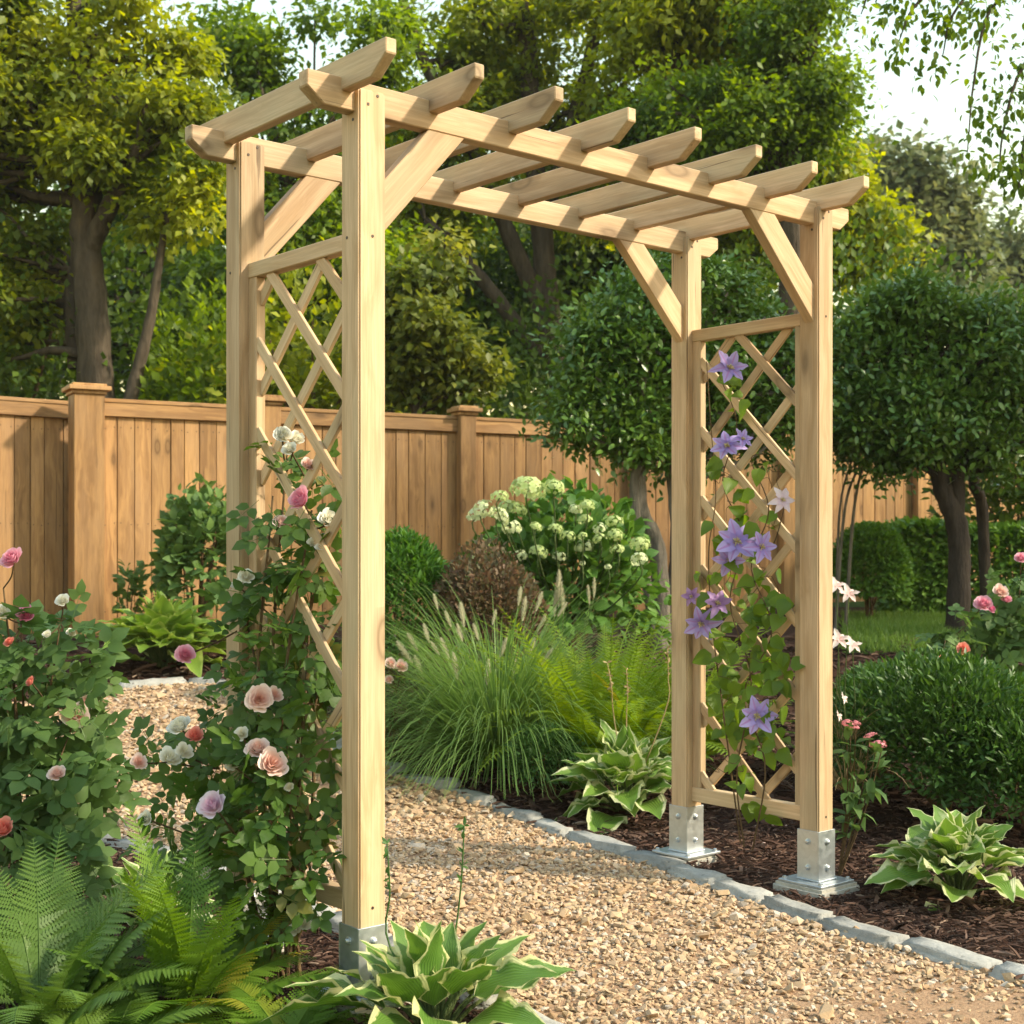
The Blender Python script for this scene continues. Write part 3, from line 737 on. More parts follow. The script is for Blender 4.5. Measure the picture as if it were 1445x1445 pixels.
def limb(g, a, b, r0, r1, n=8, wob=.06):
    P = spline([a, a + (b - a) * .35 + rsph(g, 1)[0] * wob * np.linalg.norm(b - a) + UP * .05, a + (b - a) * .7 + rsph(g, 1)[0] * wob * np.linalg.norm(b - a), b], n)
    return P, np.linspace(r0, r1, n)
def clump_leaves(mb, g, C, r, n, T, size, flat=.65, droop=.3, jit=.8):
    P = C + g.normal(0, .48, (n, 3)) * np.array([r, r, r * flat])
    out = nrmz(P - C + 1e-6)
    Dr = out * .6 + rsph(g, n) * jit - UP * droop; Nm = UP * .8 + out * .35 + rsph(g, n) * .6
    scatter(mb, T, P, Dr, Nm, size * g.uniform(.6, 1.3, n), g, np.clip(g.random() ** 1.7 * .95 + g.normal(.03, .16, n), 0, 1))
def tree(name, u, D, label, mat, crown, n, size, group=None, bark='bark', paths=None, r=.18, top=None, T=None, cr=.75, per=300, droop=.35, flat=.65, seed=None, hollow=.25, twigs=True, cat='tree'):
    """crown: list of ellipsoids (u, v, D, ru, rv) in photo pixels turned into world blobs; n clumps in total"""
    g = np.random.default_rng(seed if seed is not None else int(u * 3 + D * 17 + n))
    b = gp(u, D); t = thing(name, b, label, cat, group)
    T = T or kite(.34, .06)
    C = []; wts = np.array([c[3] * c[4] for c in crown], float); wts /= wts.sum()
    for c, wgt in zip(crown, wts):
        k = max(1, int(round(n * wgt))); q = rsph(g, k) * (hollow + (1 - hollow) * g.random((k, 1)) ** .5)
        ce = pt(c[0], c[1], c[2]); ru = c[3] / F * c[2]; rv = c[4] / F * c[2]
        C.append(ce + q[:, :1] * RT * ru + q[:, 1:2] * FW * max(ru, rv) * .8 + q[:, 2:] * UP * rv)
    C = np.vstack(C)
    mb = MB()
    for c in C:
        rr = cr * .86 * g.uniform(.6, 1.25); clump_leaves(mb, g, c, rr, int(per * 1.1 * g.uniform(.6, 1.3)), T, size, flat, droop)
    tw = MB()
    if paths is None:
        tz = C[:, 2].mean() if top is None else top
        e = C.mean(0) * .5 + b * .5; e[2] = tz
        paths = [[(b[0], b[1], b[2] - .05, r), *[tuple(b + (e - b) * f + rsph(g, 1)[0] * .12 * np.array([1, 1, 0])) + (r * (1 - .6 * f),) for f in (.3, .65, 1.0)]]]
    else:
        paths = [[tuple(pt(a, v, d)) + (q,) for a, v, d, q in path] for path in paths]
    allp = []
    for path in paths:
        P = np.array([q[:3] for q in path]); k = 6 * len(P)
        if abs(P[0, 2] - terr(P[0, 0], P[0, 1])) < 1.2: P[0, 2] = terr(P[0, 0], P[0, 1]) - .06
        S = spline(P, k); rad = np.interp(np.linspace(0, len(P) - 1, k), np.arange(len(P)), [q[3] for q in path])
        rad = rad * (1 + .06 * np.sin(np.arange(k) * 1.9))
        tube(tw, S, rad, 12); allp.append(np.column_stack([S, rad]))
    A_ = np.vstack(allp)
    if twigs:
        for c in C:
            d = np.linalg.norm(A_[:, :3] - c, axis=1) + np.maximum(0, A_[:, 2] - c[2]) * 1.5
            k = np.argmin(d + g.uniform(0, .5, len(d))); P, q = limb(g, A_[k, :3], c, min(A_[k, 3] * .5, .07), .012, 9)
            tube(tw, P, q, 5)
    tw.build('trunk', MT[bark], t); mb.build('crown', mat, t)
    return t

def rose_bloom(name, mat, n=26, openness=1.0, seed=1):
    g = np.random.default_rng(seed); mb = MB()
    for k in range(n):
        f = k / (n - 1); th0 = k * 2.39996 + g.normal(0, .15)
        Rk = .12 + .88 * f ** .85; Hk = .95 - .45 * f * openness; curl = .25 * f * f
        hw = (1.1 - .35 * f) * g.uniform(.85, 1.1)
        V = []; U = []
        for j in range(6):
            t = j / 5; wt = math.sin(PI * (.12 + .70 * t)) ** .7
            for i in range(-3, 4):
                s = i / 3
                rho = Rk * (t ** .55) * (1 + .12 * curl * t) + curl * t ** 4 * .25
                rho *= (1 + .05 * math.cos(s * 3 + k)); th = th0 + s * hw * wt * .9
                z = Hk * (t ** 1.2) - curl * t ** 5 * .35 - .06 * s * s * t + .03 * math.sin(s * 5 + k) * t
                V.append((rho * math.cos(th), rho * math.sin(th), z)); U.append((abs(s), t * (.3 + .7 * f), 0))
        q = [(j * 7 + i, j * 7 + i + 1, (j + 1) * 7 + i + 1, (j + 1) * 7 + i) for j in range(5) for i in range(6)]
        mb.add(np.array(V), [q], np.array(U), g.random())
    return mb.mesh(name, mat)
def bud(name, mat):
    return rose_bloom(name, mat, 9, .2, 5)
RB = {k: [rose_bloom('rose_bloom', MT[m], 26, 1.0, 1), rose_bloom('rose_bloom', MT[m], 20, .6, 2)] for k, m in
      dict(pink='p_pink', hot='p_hot', pale='p_pale', white='p_white', coral='p_coral', lilac='p_lilac').items()}
COLN = dict(pink='pink', hot='deep pink', pale='pale pink', white='creamy white', coral='coral', lilac='lilac pink')
def bloom(parent, u, v, D, px, col, seed, stem_to=None, stem_mb=None, tilt=1.0):
    g = np.random.default_rng(seed); me = RB[col][seed % 2]
    P = pt(u, v, D); s = px / F * D / 2 / .98
    # face roughly to the light and the open side: towards the viewer and up, each its own way
    a = nrmz(np.array(-FW * (.75 * tilt) + UP * .65 + RT * g.uniform(-.5, .5) + g.normal(0, .12, 3)))
    q = Vector(a).to_track_quat('Z', 'Y').to_euler()
    o = put(me, 'rose_bloom', parent, P - a * s * .5, q, s); o['label'] = COLN[col] + ' rose bloom'
    if stem_mb is not None:
        e = np.asarray(stem_to); tube(stem_mb, spline([P - a * s * .5, (P + e) / 2 - a * s * .6, e], 9), .0028, 5)
    return o

def five_leaf(w=.33):
    l = leaf8(w, .06, .08)
    parts = [xf(l, 0, .42, (0, .58, -.03))]
    for yy, s in ((.52, .36), (.26, .33)):
        for sg in (1, -1): parts.append(xf(l, -sg * 1.05, s, (sg * .02, yy, 0), 0))
    st = (np.array([(-.008, 0, 0), (.008, 0, 0), (.006, .62, 0), (-.006, .62, 0)]), [[(0, 1, 2, 3)]], np.zeros((4, 3)))
    return merge(parts + [st])
FIVE = five_leaf(.36)

# ------------------------------------------------------------------ trees behind the garden
BG = 'trees behind the fence'
tree('broadleaf_tree', 135, 15.0, 'large old tree left, thick rough trunk and sunlit yellow-green right edge', MT['mid'],
     [(60, 120, 15, 170, 160), (210, 90, 14.6, 100, 130), (0, 340, 15.3, 95, 150), (160, 215, 14.8, 90, 80), (-60, 200, 15.5, 120, 220), (20, 470, 15.6, 60, 80), (240, 240, 14.6, 55, 90)],
     104, .10, BG, paths=[[(138, 700, 15, .22), (135, 560, 15, .19), (128, 420, 15, .17), (120, 330, 15, .16), (128, 200, 15, .14), (112, 60, 15, .13), (105, -80, 15, .08)],
                           [(108, 520, 15.2, .09), (100, 430, 15.2, .08), (102, 380, 15.2, .05)], [(122, 360, 15, .12), (160, 280, 14.8, .09), (195, 200, 14.6, .06)],
                           [(120, 250, 15, .1), (60, 150, 15, .07), (20, 60, 15, .04)], [(170, 620, 14.6, .09), (190, 540, 14.6, .07), (212, 450, 14.6, .055), (228, 350, 14.6, .04), (245, 250, 14.6, .02)]], bark='bark', cr=.5, per=430, seed=5)
tree('broadleaf_tree', 410, 17.5, 'dark leafy tree behind the far left post, sky glinting through its top', MT['maple'],
     [(420, 420, 17.5, 150, 140), (390, 230, 17.5, 130, 110), (470, 90, 17.8, 120, 90), (300, 480, 17, 90, 90), (340, 60, 18, 70, 70)], 66, .11, BG, cr=.58, per=400, seed=6, r=.16)
tree('young_maple', 600, 14.3, 'small yellow-green tree just over the fence, left of the fence post with the pale cap', MT['goldsoft'],
     [(620, 470, 14.3, 90, 80), (570, 520, 14.3, 60, 60), (660, 545, 14.4, 45, 40), (590, 380, 14.3, 50, 60)], 44, .10, BG, cr=.36, per=230, r=.07, seed=7)
tree('forked_tree', 775, 19.0, 'tall forked tree with two pale bare trunks behind the rafters', MT['mid'],
     [(640, 200, 19, 110, 120), (750, 100, 19.8, 120, 100), (690, 50, 19, 120, 70), (840, 230, 19.5, 90, 90), (640, 330, 19, 70, 60)], 60, .11, BG,
     paths=[[(790, 640, 19, .19), (782, 520, 19, .18), (772, 420, 19, .16), (765, 330, 19, .15), (752, 200, 19, .13), (745, 60, 19, .12), (738, -80, 19, .09)],
            [(768, 440, 19, .13), (735, 370, 18.9, .12), (705, 300, 18.8, .11), (660, 200, 18.8, .09), (600, 90, 18.8, .08), (562, -20, 18.8, .06)],
            [(760, 500, 18.8, .10), (700, 420, 18.6, .10), (650, 360, 18.5, .08), (600, 310, 18.4, .05)],
            [(765, 330, 19, .09), (800, 200, 19, .09), (838, 60, 19, .08), (870, -60, 19, .06)]], cr=.58, per=360, seed=8)
tree('broadleaf_tree', 980, 18.0, 'tall spreading tree above the arch centre right, yellow lit leaves', MT['gold'],
     [(960, 90, 18, 150, 100), (1040, 60, 18, 105, 90), (880, 30, 18.5, 100, 70), (960, 250, 18.2, 120, 50), (990, 0, 18, 150, 60)], 66, .115, BG,
     paths=[[(985, 640, 18, .2), (975, 400, 18, .18), (960, 200, 18, .15), (940, 20, 18, .12), (930, -100, 18, .08)], [(962, 220, 18, .12), (1040, 120, 18, .09), (1110, 20, 18, .07), (1150, -60, 18, .05)]], cr=.58, per=360, seed=9)
tree('broadleaf_tree', 1110, 16.5, 'dark green tree with ragged leafy edge against the bright sky', MT['maple'],
     [(1070, 160, 16.5, 105, 80), (1135, 115, 16.5, 58, 75), (1030, 190, 16.6, 90, 70), (1110, 20, 16.5, 75, 42), (1150, 190, 16.4, 35, 35), (950, 170, 16.8, 90, 70)], 72, .085, BG,
     paths=[[(1120, 640, 16.5, .18), (1118, 420, 16.5, .16), (1120, 240, 16.5, .12), (1140, 90, 16.5, .09), (1165, -40, 16.5, .06)]], cr=.5, per=340, seed=10)
tree('broadleaf_tree', 1180, 21.0, 'yellow-green tree glowing behind the near right post', MT['gold'],
     [(1190, 300, 21, 80, 65), (1130, 250, 21, 80, 60), (1220, 370, 21, 50, 60), (1080, 330, 21, 70, 60)], 48, .15, BG, cr=.62, per=230, seed=11, r=.12)
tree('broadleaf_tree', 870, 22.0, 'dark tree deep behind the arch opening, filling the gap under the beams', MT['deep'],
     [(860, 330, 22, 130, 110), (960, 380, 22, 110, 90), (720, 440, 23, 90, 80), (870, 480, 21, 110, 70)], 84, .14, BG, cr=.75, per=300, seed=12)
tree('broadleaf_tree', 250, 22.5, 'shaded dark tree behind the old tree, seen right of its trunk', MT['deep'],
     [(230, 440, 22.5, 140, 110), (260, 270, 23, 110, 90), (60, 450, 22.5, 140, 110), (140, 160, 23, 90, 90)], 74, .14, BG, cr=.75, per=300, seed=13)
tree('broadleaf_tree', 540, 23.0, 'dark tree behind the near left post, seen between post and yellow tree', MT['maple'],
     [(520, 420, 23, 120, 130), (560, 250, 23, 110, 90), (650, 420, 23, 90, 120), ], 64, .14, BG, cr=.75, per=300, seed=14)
# shrubs that show over the fence
def under(u, D, w, h, lab, mat, n, seed): shrub('fence_shrub', u, D, w, h, lab, 'shrub', MT[mat], kite(.34, .06), .12, n, 'shrubs growing behind the fence', amp=.3, stems=4, shell=.3)
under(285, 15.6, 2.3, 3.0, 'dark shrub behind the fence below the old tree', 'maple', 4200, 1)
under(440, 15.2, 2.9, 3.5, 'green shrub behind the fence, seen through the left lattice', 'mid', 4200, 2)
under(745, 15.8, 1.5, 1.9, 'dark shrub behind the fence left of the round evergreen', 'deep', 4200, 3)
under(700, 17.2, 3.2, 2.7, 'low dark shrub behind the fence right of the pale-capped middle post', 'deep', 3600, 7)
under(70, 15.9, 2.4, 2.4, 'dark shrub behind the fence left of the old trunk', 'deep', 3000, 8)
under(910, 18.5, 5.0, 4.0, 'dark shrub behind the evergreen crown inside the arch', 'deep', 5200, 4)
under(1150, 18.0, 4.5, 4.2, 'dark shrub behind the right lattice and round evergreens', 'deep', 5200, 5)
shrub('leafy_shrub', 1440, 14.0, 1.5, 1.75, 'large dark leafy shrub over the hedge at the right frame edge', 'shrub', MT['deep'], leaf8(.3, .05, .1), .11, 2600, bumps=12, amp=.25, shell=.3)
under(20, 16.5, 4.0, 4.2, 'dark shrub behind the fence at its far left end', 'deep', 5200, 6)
# far trees
FG = 'distant trees beyond the garden'
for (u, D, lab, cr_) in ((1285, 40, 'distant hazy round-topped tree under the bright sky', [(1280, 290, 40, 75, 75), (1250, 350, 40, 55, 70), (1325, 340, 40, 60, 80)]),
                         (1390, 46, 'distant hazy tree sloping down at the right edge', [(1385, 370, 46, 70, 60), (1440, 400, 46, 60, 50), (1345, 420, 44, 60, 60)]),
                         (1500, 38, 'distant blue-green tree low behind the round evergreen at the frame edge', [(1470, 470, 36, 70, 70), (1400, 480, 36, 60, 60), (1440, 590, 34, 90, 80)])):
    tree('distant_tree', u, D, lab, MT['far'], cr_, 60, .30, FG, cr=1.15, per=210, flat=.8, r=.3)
def woodland():
    g = np.random.default_rng(77); mb = MB()
    for i in range(230):
        lat = g.uniform(-20, 6.2); D = g.uniform(29, 36) ; z = .6 + 9.5 * g.random() ** .8 * (1 if lat < 4 else max(.32, 1 - (lat - 4) * .2))
        clump_leaves(mb, g, wp(lat, D, z), 1.7, 170, kite(.34, .06), .33, .8, .3)
    tag(mb.build('woodland', MT['deep']), 'dark mass of woodland far behind the garden', kind='stuff')
woodland()
# a tree outside the frame whose sprays hang into the top right corner
def hanging():
    g = np.random.default_rng(31); t = thing('overhanging_tree', wp(5.9, 10.2), 'overhanging leafy branches in the top right corner against bright sky', 'tree')
    b = wp(5.9, 10.2); tw = MB(); mb = MB()
    trunk = spline([b - UP * .1, b + UP * 2 + RT * .1, b + UP * 4.2 - RT * .1, b + UP * 6.4 - RT * .5], 20); tube(tw, trunk, np.linspace(.24, .09, 20), 12)
    sprays = [[(1600, -60, 10), (1480, -40, 9.8), (1400, 10, 9.7), (1375, 110, 9.6), (1365, 215, 9.6)], [(1480, -40, 9.8), (1395, -30, 9.7), (1345, 20, 9.6), (1330, 80, 9.6)],
              [(1600, 40, 10), (1500, 40, 9.8), (1440, 100, 9.7), (1415, 190, 9.6), (1410, 250, 9.6)], [(1500, 40, 9.8), (1455, 160, 9.7), (1440, 240, 9.7), (1438, 275, 9.7)],
              [(1420, -60, 9.7), (1350, -40, 9.6), (1290, 10, 9.6), (1268, 60, 9.6)], [(1330, -60, 9.6), (1240, -30, 9.6), (1215, 20, 9.6)]]
    st = trunk[13]
    for sp in sprays:
        P = spline([pt(*q) for q in sp], 16); tube(tw, P, np.linspace(.022, .004, 16), 5)
        S = spline([st, (st + P[0]) / 2 + UP * .4, P[0]], 8); tube(tw, S, np.linspace(.06, .022, 8), 6)
        for k in range(3, 16):
            for _ in range(1):
                c = P[k] + g.normal(0, .10, 3); clump_leaves(mb, g, c, .16, int(20 * g.uniform(.5, 1.4)), leaf8(.27), .068, 1.0, .7)
    for k in range(34):  # crown bulk out of view, thickened to shade the fence
        c = trunk[10 + k % 10] + rsph(g, 1)[0] * np.array([1.5, 1.5, 1.5]) * g.random() ** .4 + RT * 1.6 + UP * .4
        clump_leaves(mb, g, c, .6, 260, kite(.34), .11)
    for k in range(12):  # further unseen clumps, added to throw shade on the right of the fence
        c = wp(8.2, 12.4, 6.2) + rsph(g, 1)[0] * np.array([2.3, 2.3, 1.7]) * g.random() ** .33
        clump_leaves(mb, g, c, .62, 240, kite(.34), .12); S, q = limb(g, trunk[12], c, .06, .012, 9); tube(tw, S, q, 5)
    tw.build('trunk', MT['bark'], t); mb.build('crown', MT['maple'], t)
hanging()
def petals():
    g = np.random.default_rng(71); mb = MB(); n = 34
    u = np.concatenate([g.uniform(560, 820, 14), g.uniform(150, 330, 10), g.uniform(1000, 1180, 10)]); v = np.concatenate([g.uniform(1180, 1400, 14), g.uniform(985, 1060, 10), g.uniform(1170, 1240, 10)])
    P = np.array([at(a, b) for a, b in zip(u, v)]) + UP * .02
    scatter(mb, leaf8(.42, .12, -.1), P, np.column_stack([g.normal(size=(n, 2)), np.zeros(n)]), UP + rsph(g, n) * .3, g.uniform(.012, .024, n), g)
    tag(mb.build('fallen_petals', MT['p_pale']), 'a few pale fallen rose petals on gravel and mulch', kind='stuff')
petals()

# ------------------------------------------------------------------ round evergreens on trunks
HG = 'round clipped evergreen trees on bare trunks'
tree('round_evergreen', 905, 10.3, 'dark glossy round evergreen with pale twisting trunk, seen through the arch', MT['holly'],
     [(870, 560, 10.3, 85, 80), (900, 470, 10.4, 110, 75), (1000, 480, 10.5, 110, 100), (960, 420, 10.5, 90, 50), (1060, 550, 10.5, 90, 90), (850, 610, 10.2, 65, 34), (822, 585, 10.2, 42, 50), (925, 625, 10.3, 60, 32), (985, 600, 10.5, 70, 50)], 225, .062, HG, bark='barkpale',
     paths=[[(935, 840, 10.3, .075), (928, 780, 10.3, .065), (905, 720, 10.25, .055), (900, 650, 10.25, .05), (880, 560, 10.3, .03)], [(945, 840, 10.35, .06), (955, 760, 10.35, .05), (950, 660, 10.4, .045), (970, 540, 10.4, .03)],
            [(930, 790, 10.3, .04), (895, 700, 10.2, .035), (912, 640, 10.2, .03), (930, 560, 10.3, .02)]], cr=.24, per=170, T=leaf8(.24, .05, .03), droop=.0, flat=.9, seed=21, hollow=.55)
tree('round_evergreen', 1352, 11.2, 'dark glossy round evergreen with leaning black trunk on the lawn edge', MT['holly'],
     [(1240, 520, 11.2, 90, 100), (1350, 510, 11.2, 105, 100), (1430, 560, 11.3, 70, 85), (1290, 590, 11.1, 100, 60), (1270, 440, 11.3, 90, 40), (1390, 620, 11.2, 60, 40), (1210, 600, 11.2, 60, 45), (1300, 425, 11.2, 50, 22), (1400, 455, 11.2, 40, 30), (1250, 645, 11.1, 40, 20), (1400, 655, 11.2, 35, 18)], 205, .066, HG, bark='barkdark',
     paths=[[(1350, 885, 11.2, .10), (1354, 800, 11.2, .085), (1350, 740, 11.2, .085), (1330, 690, 11.2, .075), (1322, 650, 11.2, .06), (1300, 580, 11.2, .04)], [(1345, 735, 11.2, .06), (1352, 680, 11.2, .055), (1350, 600, 11.2, .04)],
            [(1392, 800, 12.2, .045), (1386, 720, 12.2, .05), (1374, 680, 12.1, .045), (1380, 600, 12, .03)]], cr=.26, per=175, T=leaf8(.24, .05, .03), droop=.0, flat=.8, seed=22, hollow=.4)
tree('multi_stem_shrub', 1195, 11.6, 'thin pale bare stems leaning against the fence right of the arch', MT['holly'],
     [(1215, 610, 11.6, 40, 30), (1170, 600, 11.6, 40, 30)], 16, .06, None, bark='barkpale',
     paths=[[(1178, 790, 11.6, .014), (1192, 720, 11.6, .012), (1215, 650, 11.6, .009)], [(1192, 790, 11.6, .016), (1205, 720, 11.6, .013), (1222, 640, 11.6, .009)], [(1180, 790, 11.7, .012), (1185, 720, 11.7, .01), (1205, 640, 11.7, .008)]], cr=.2, per=120, T=leaf8(.24), flat=.9, seed=23, cat='shrub')

# ------------------------------------------------------------------ clipped hedges and bushes
SM = leaf8(.25, .06, .05)
shrub('box_ball', 1228, 12.4, .66, .84, 'rounded clipped green bush right of the near right post', 'bush', MT['box'], SM, .05, 12000, 'rounded green bushes', bumps=14, amp=.07, shell=.72)
def hedge():
    g = np.random.default_rng(44); b = gp(1446, 13.3); t = thing('clipped_hedge', b, 'long low clipped hedge with flat top behind the leaning trunk', 'hedge')
    n = 36000; q = g.uniform(-1, 1, (n, 3)); f = g.integers(0, 3, n)
    q[np.arange(n), f] = np.sign(q[np.arange(n), f]) * (1 - np.abs(g.normal(0, .2, n)))
    q *= np.array([1.28, .38, .41]); q += g.normal(0, .018, (n, 3)); q[:, 2] += .03 * np.sin(q[:, 0] * 5) * (q[:, 2] > .3)
    P = b + q[:, :1] * RT + q[:, 1:2] * FW + (q[:, 2:] + .42) * UP; P = P[P[:, 2] > b[2]]; n = len(P)
    o = nrmz(P - (b + UP * .4)); mb = MB(); scatter(mb, SM, P, o + rsph(g, n) * .8, UP * .6 + o * .5 + rsph(g, n) * .5, .075 * g.uniform(.6, 1.3, n), g); mb.build('foliage', MT['box'], t)
    mb = MB()
    for i in range(9):
        e = b + RT * (-1.1 + i * .28); tube(mb, spline([e, e + UP * .35 + rsph(g, 1)[0] * .05, e + UP * .6], 6), .012, 5)
    mb.build('stems', MT['cane'], t)
hedge()
shrub('conifer_bush', 568, 8.7, .62, 1.02, 'bright green dense conifer bush beside the near left post', 'bush', MT['boxlite'], leaf8(.16, .04, .05), .06, 6500, bumps=14, amp=.12, shell=.6)
shrub('bronze_shrub', 688, 8.5, .62, .98, 'bronze and grey-green twiggy shrub in front of the fence', 'shrub', MT['spirea'], SM, .042, 4600, bumps=12, amp=.22, shell=.4, stems=14)
shrub('leafy_shrub', 276, 10.3, .74, 1.16, 'tall green leafy shrub against the fence left of the arch', 'shrub', MT['shrub'], leaf8(.34, .05, .12), .095, 1200, bumps=10, amp=.28, shell=.35)
shrub('leafy_shrub', 186, 10.7, .22, .62, 'slim small leafy plant against the sunlit fence', 'plant', MT['shrub'], leaf8(.30, .05, .12), .085, 110, amp=.2, shell=.2, stems=3)
shrub('low_bush', 772, 6.95, .40, .34, 'small fine-leaved low bush beside the fountain grass', 'bush', MT['lowgreen'], leaf8(.22, .04, .06), .028, 3200, bumps=12, amp=.2, shell=.4)
# dark yew mass on the right
def yew(u, D, w, h, lab, n): return shrub('yew_bush', u, D, w, h, lab, 'bush', MT['yew'], leaf8(.15, .04, .06), .046, int(n * 1.7), 'dark evergreen bushes at the right', bumps=18, amp=.2, shell=.45, stems=8, up=.6)
yew(1330, 6.5, 1.05, .72, 'broad dark evergreen bush behind the right-hand hosta', 9000)
yew(1462, 6.2, .8, .56, 'dark evergreen bush cut by the right edge of the frame', 6500)
yew(1245, 7.2, .5, .55, 'small dark evergreen bush nearest the lawn beside the post', 4200)

# ------------------------------------------------------------------ hydrangea
def floret_ball(name, mat, seed, n=95):
    g = np.random.default_rng(seed); mb = MB(); pet = leaf8(.46, .02, .0)
    fl_ = merge([xf(pet, a * PI / 2, .5) for a in range(4)])
    P = rsph(g, n); P = P[P[:, 2] > -.45]; n = len(P)
    Dr = np.cross(P, rsph(g, n)); scatter(mb, fl_, P * np.array([1, 1, .78]) * g.uniform(.82, 1.02, (n, 1)), Dr, P, .42 * g.uniform(.8, 1.2, n), g)
    return mb.mesh(name, mat)
HB_ = [floret_ball('flower_head', MT['p_hyd'], 1), floret_ball('flower_head', MT['p_hydgreen'], 2)]
def hydrangea():
    g = np.random.default_rng(9); t = shrub('hydrangea', 800, 9.35, 1.2, 1.14, 'hydrangea bush with round white and lime flower heads before the fence', 'hydrangea', MT['hyd'], leaf8(.36, .05, .12), .10, 2000, bumps=9, amp=.25, shell=.4, stems=10)
    st = MB(); b = np.array(t['_org'])
    for i, (u, v, s, k) in enumerate([(745, 693, 46, 1), (782, 688, 26, 1), (705, 702, 22, 1), (683, 718, 26, 0), (672, 728, 24, 0), (704, 728, 26, 0), (716, 716, 24, 1), (730, 720, 24, 1), (722, 745, 25, 0), (756, 744, 16, 1), (784, 747, 18, 1), (812, 720, 18, 0), (828, 714, 20, 1), (826, 735, 20, 1), (846, 746, 18, 0),
                                      (867, 737, 22, 1), (801, 758, 20, 1), (822, 757, 12, 1), (847, 761, 18, 1), (824, 772, 24, 0), (871, 776, 18, 1), (903, 769, 26, 1), (902, 790, 22, 0), (760, 780, 24, 1), (789, 786, 18, 0), (734, 784, 18, 0), (680, 768, 18, 1), (674, 786, 14, 0), (868, 755, 20, 1), (858, 800, 9, 0), (822, 795, 8, 0)]):
        P = pt(u, v, 8.74 + g.uniform(-.08, .2)); o = put(HB_[k], 'flower_head', t, P, (g.uniform(-.4, .4), g.uniform(-.4, .4), g.uniform(0, 6)), s * 1.18 / F * 9 / 2)
        e = b + UP * .25 + (P - b) * np.array([.4, .4, .2]); tube(st, spline([P, P - UP * .12, e], 8), .005, 5)
    st.build('flower_stems', MT['stem'], t)
hydrangea()

# ------------------------------------------------------------------ hostas
def hosta(u, D, label, mat, n, size, spread=1.0, seed=0, group='hostas', rise=.75, stalks=(), tall=1.0, wide=.30):
    g = np.random.default_rng(seed + 100); b = gp(u, D); t = thing('hosta', b, label, 'hosta', group); mb = MB(); pet = MB()
    for i in range(n):
        f = i / (n - 1); az = i * 2.39996 + g.normal(0, .2); el = R(80) * (1 - f) ** .8 + R(26) * f + g.normal(0, .09)
        el = R(84) * (1 - f) ** .75 + R(10) * f + g.normal(0, .09)
        L_ = size * g.uniform(.8, 1.15) * (.75 + .35 * f); pl = size * (.62 + .1 * f * spread) * g.uniform(.8, 1.15)
        hd = np.array([math.cos(az), math.sin(az), 0]); d0 = hd * math.cos(el) + UP * math.sin(el) * tall
        q = b + d0 * pl; tube(pet, spline([b + hd * .01, b + d0 * pl * .6 + UP * .01, q], 6), np.linspace(.006, .004, 6) * size / .2, 5, f)
        k = g.uniform(.35, .8) * (1 - .3 * (1 - f)); ww = wide * g.uniform(.85, 1.12)
        T = grid_leaf(lambda s: ww * (math.sin(PI * min(1, s ** .62)) ** .85 * (1 - .25 * s) + .012 * (1 - s)), 4, 10, .35 * g.uniform(.5, 1.2), lambda s: .16 * s - k * .55 * s ** 2.1, .22, g.uniform(0, 6))
        de = el * .95 - R(22) * min(1, 2 * f) + g.normal(0, .12); dr = hd * math.cos(de) + UP * math.sin(de) + g.normal(0, .06, 3); up = -hd * math.sin(de) + UP * math.cos(de) + np.cross(hd, UP) * g.normal(0, .28)
        scatter(mb, T, q[None], dr[None], up[None], L_, g)
    mb.build('leaves', MT[mat], t); pet.build('leaf_stalks', MT['stem'], t)
    for (su, sv, sD, bu, bv) in stalks:
        s = MB(); P = spline([b + UP * .05, pt(bu, bv, sD), (pt(bu, bv, sD) + pt(su, sv, sD)) / 2 + RT * .006, pt(su, sv, sD)], 14); tube(s, P, np.linspace(.0035, .002, 14), 5)
        m = 16; kk = g.integers(9, 14, m); scatter(s, leaf8(.2), P[kk] , rsph(g, m) + UP * .5, rsph(g, m), .024 * g.uniform(.7, 1.2, m), g); s.build('flower_stalk', MT['straw'] if sD > 5 else MT['lowgreen'], t)
    return t
hosta(612, 3.62, 'large cream-edged hosta at the foot of the near left post', 'hosta_v', 34, .245, .8, 1, stalks=[(546, 1190, 3.75, 548, 1330), (655, 1165, 3.8, 640, 1330)], wide=.33)
hosta(1350, 5.12, 'cream-edged hosta alone on dark mulch at the right', 'hosta_w', 60, .20, 1.0, 2, wide=.40, tall=1.5)
hosta(886, 6.6, 'white-edged hosta left of the back right post', 'hosta_w', 60, .23, 1.0, 3, tall=1.6, wide=.38, stalks=[(857, 935, 6.7, 866, 1010), (884, 945, 6.7, 884, 1015), (942, 915, 6.6, 940, 1000)])
hosta(232, 9.75, 'big lime-green hosta in front of the fence at the left', 'hosta_l', 96, .33, .95, 4, wide=.37, tall=1.25)
hosta(215, 4.75, 'small cream-edged hosta half hidden behind the front ferns', 'hosta_w', 26, .19, .9, 5)

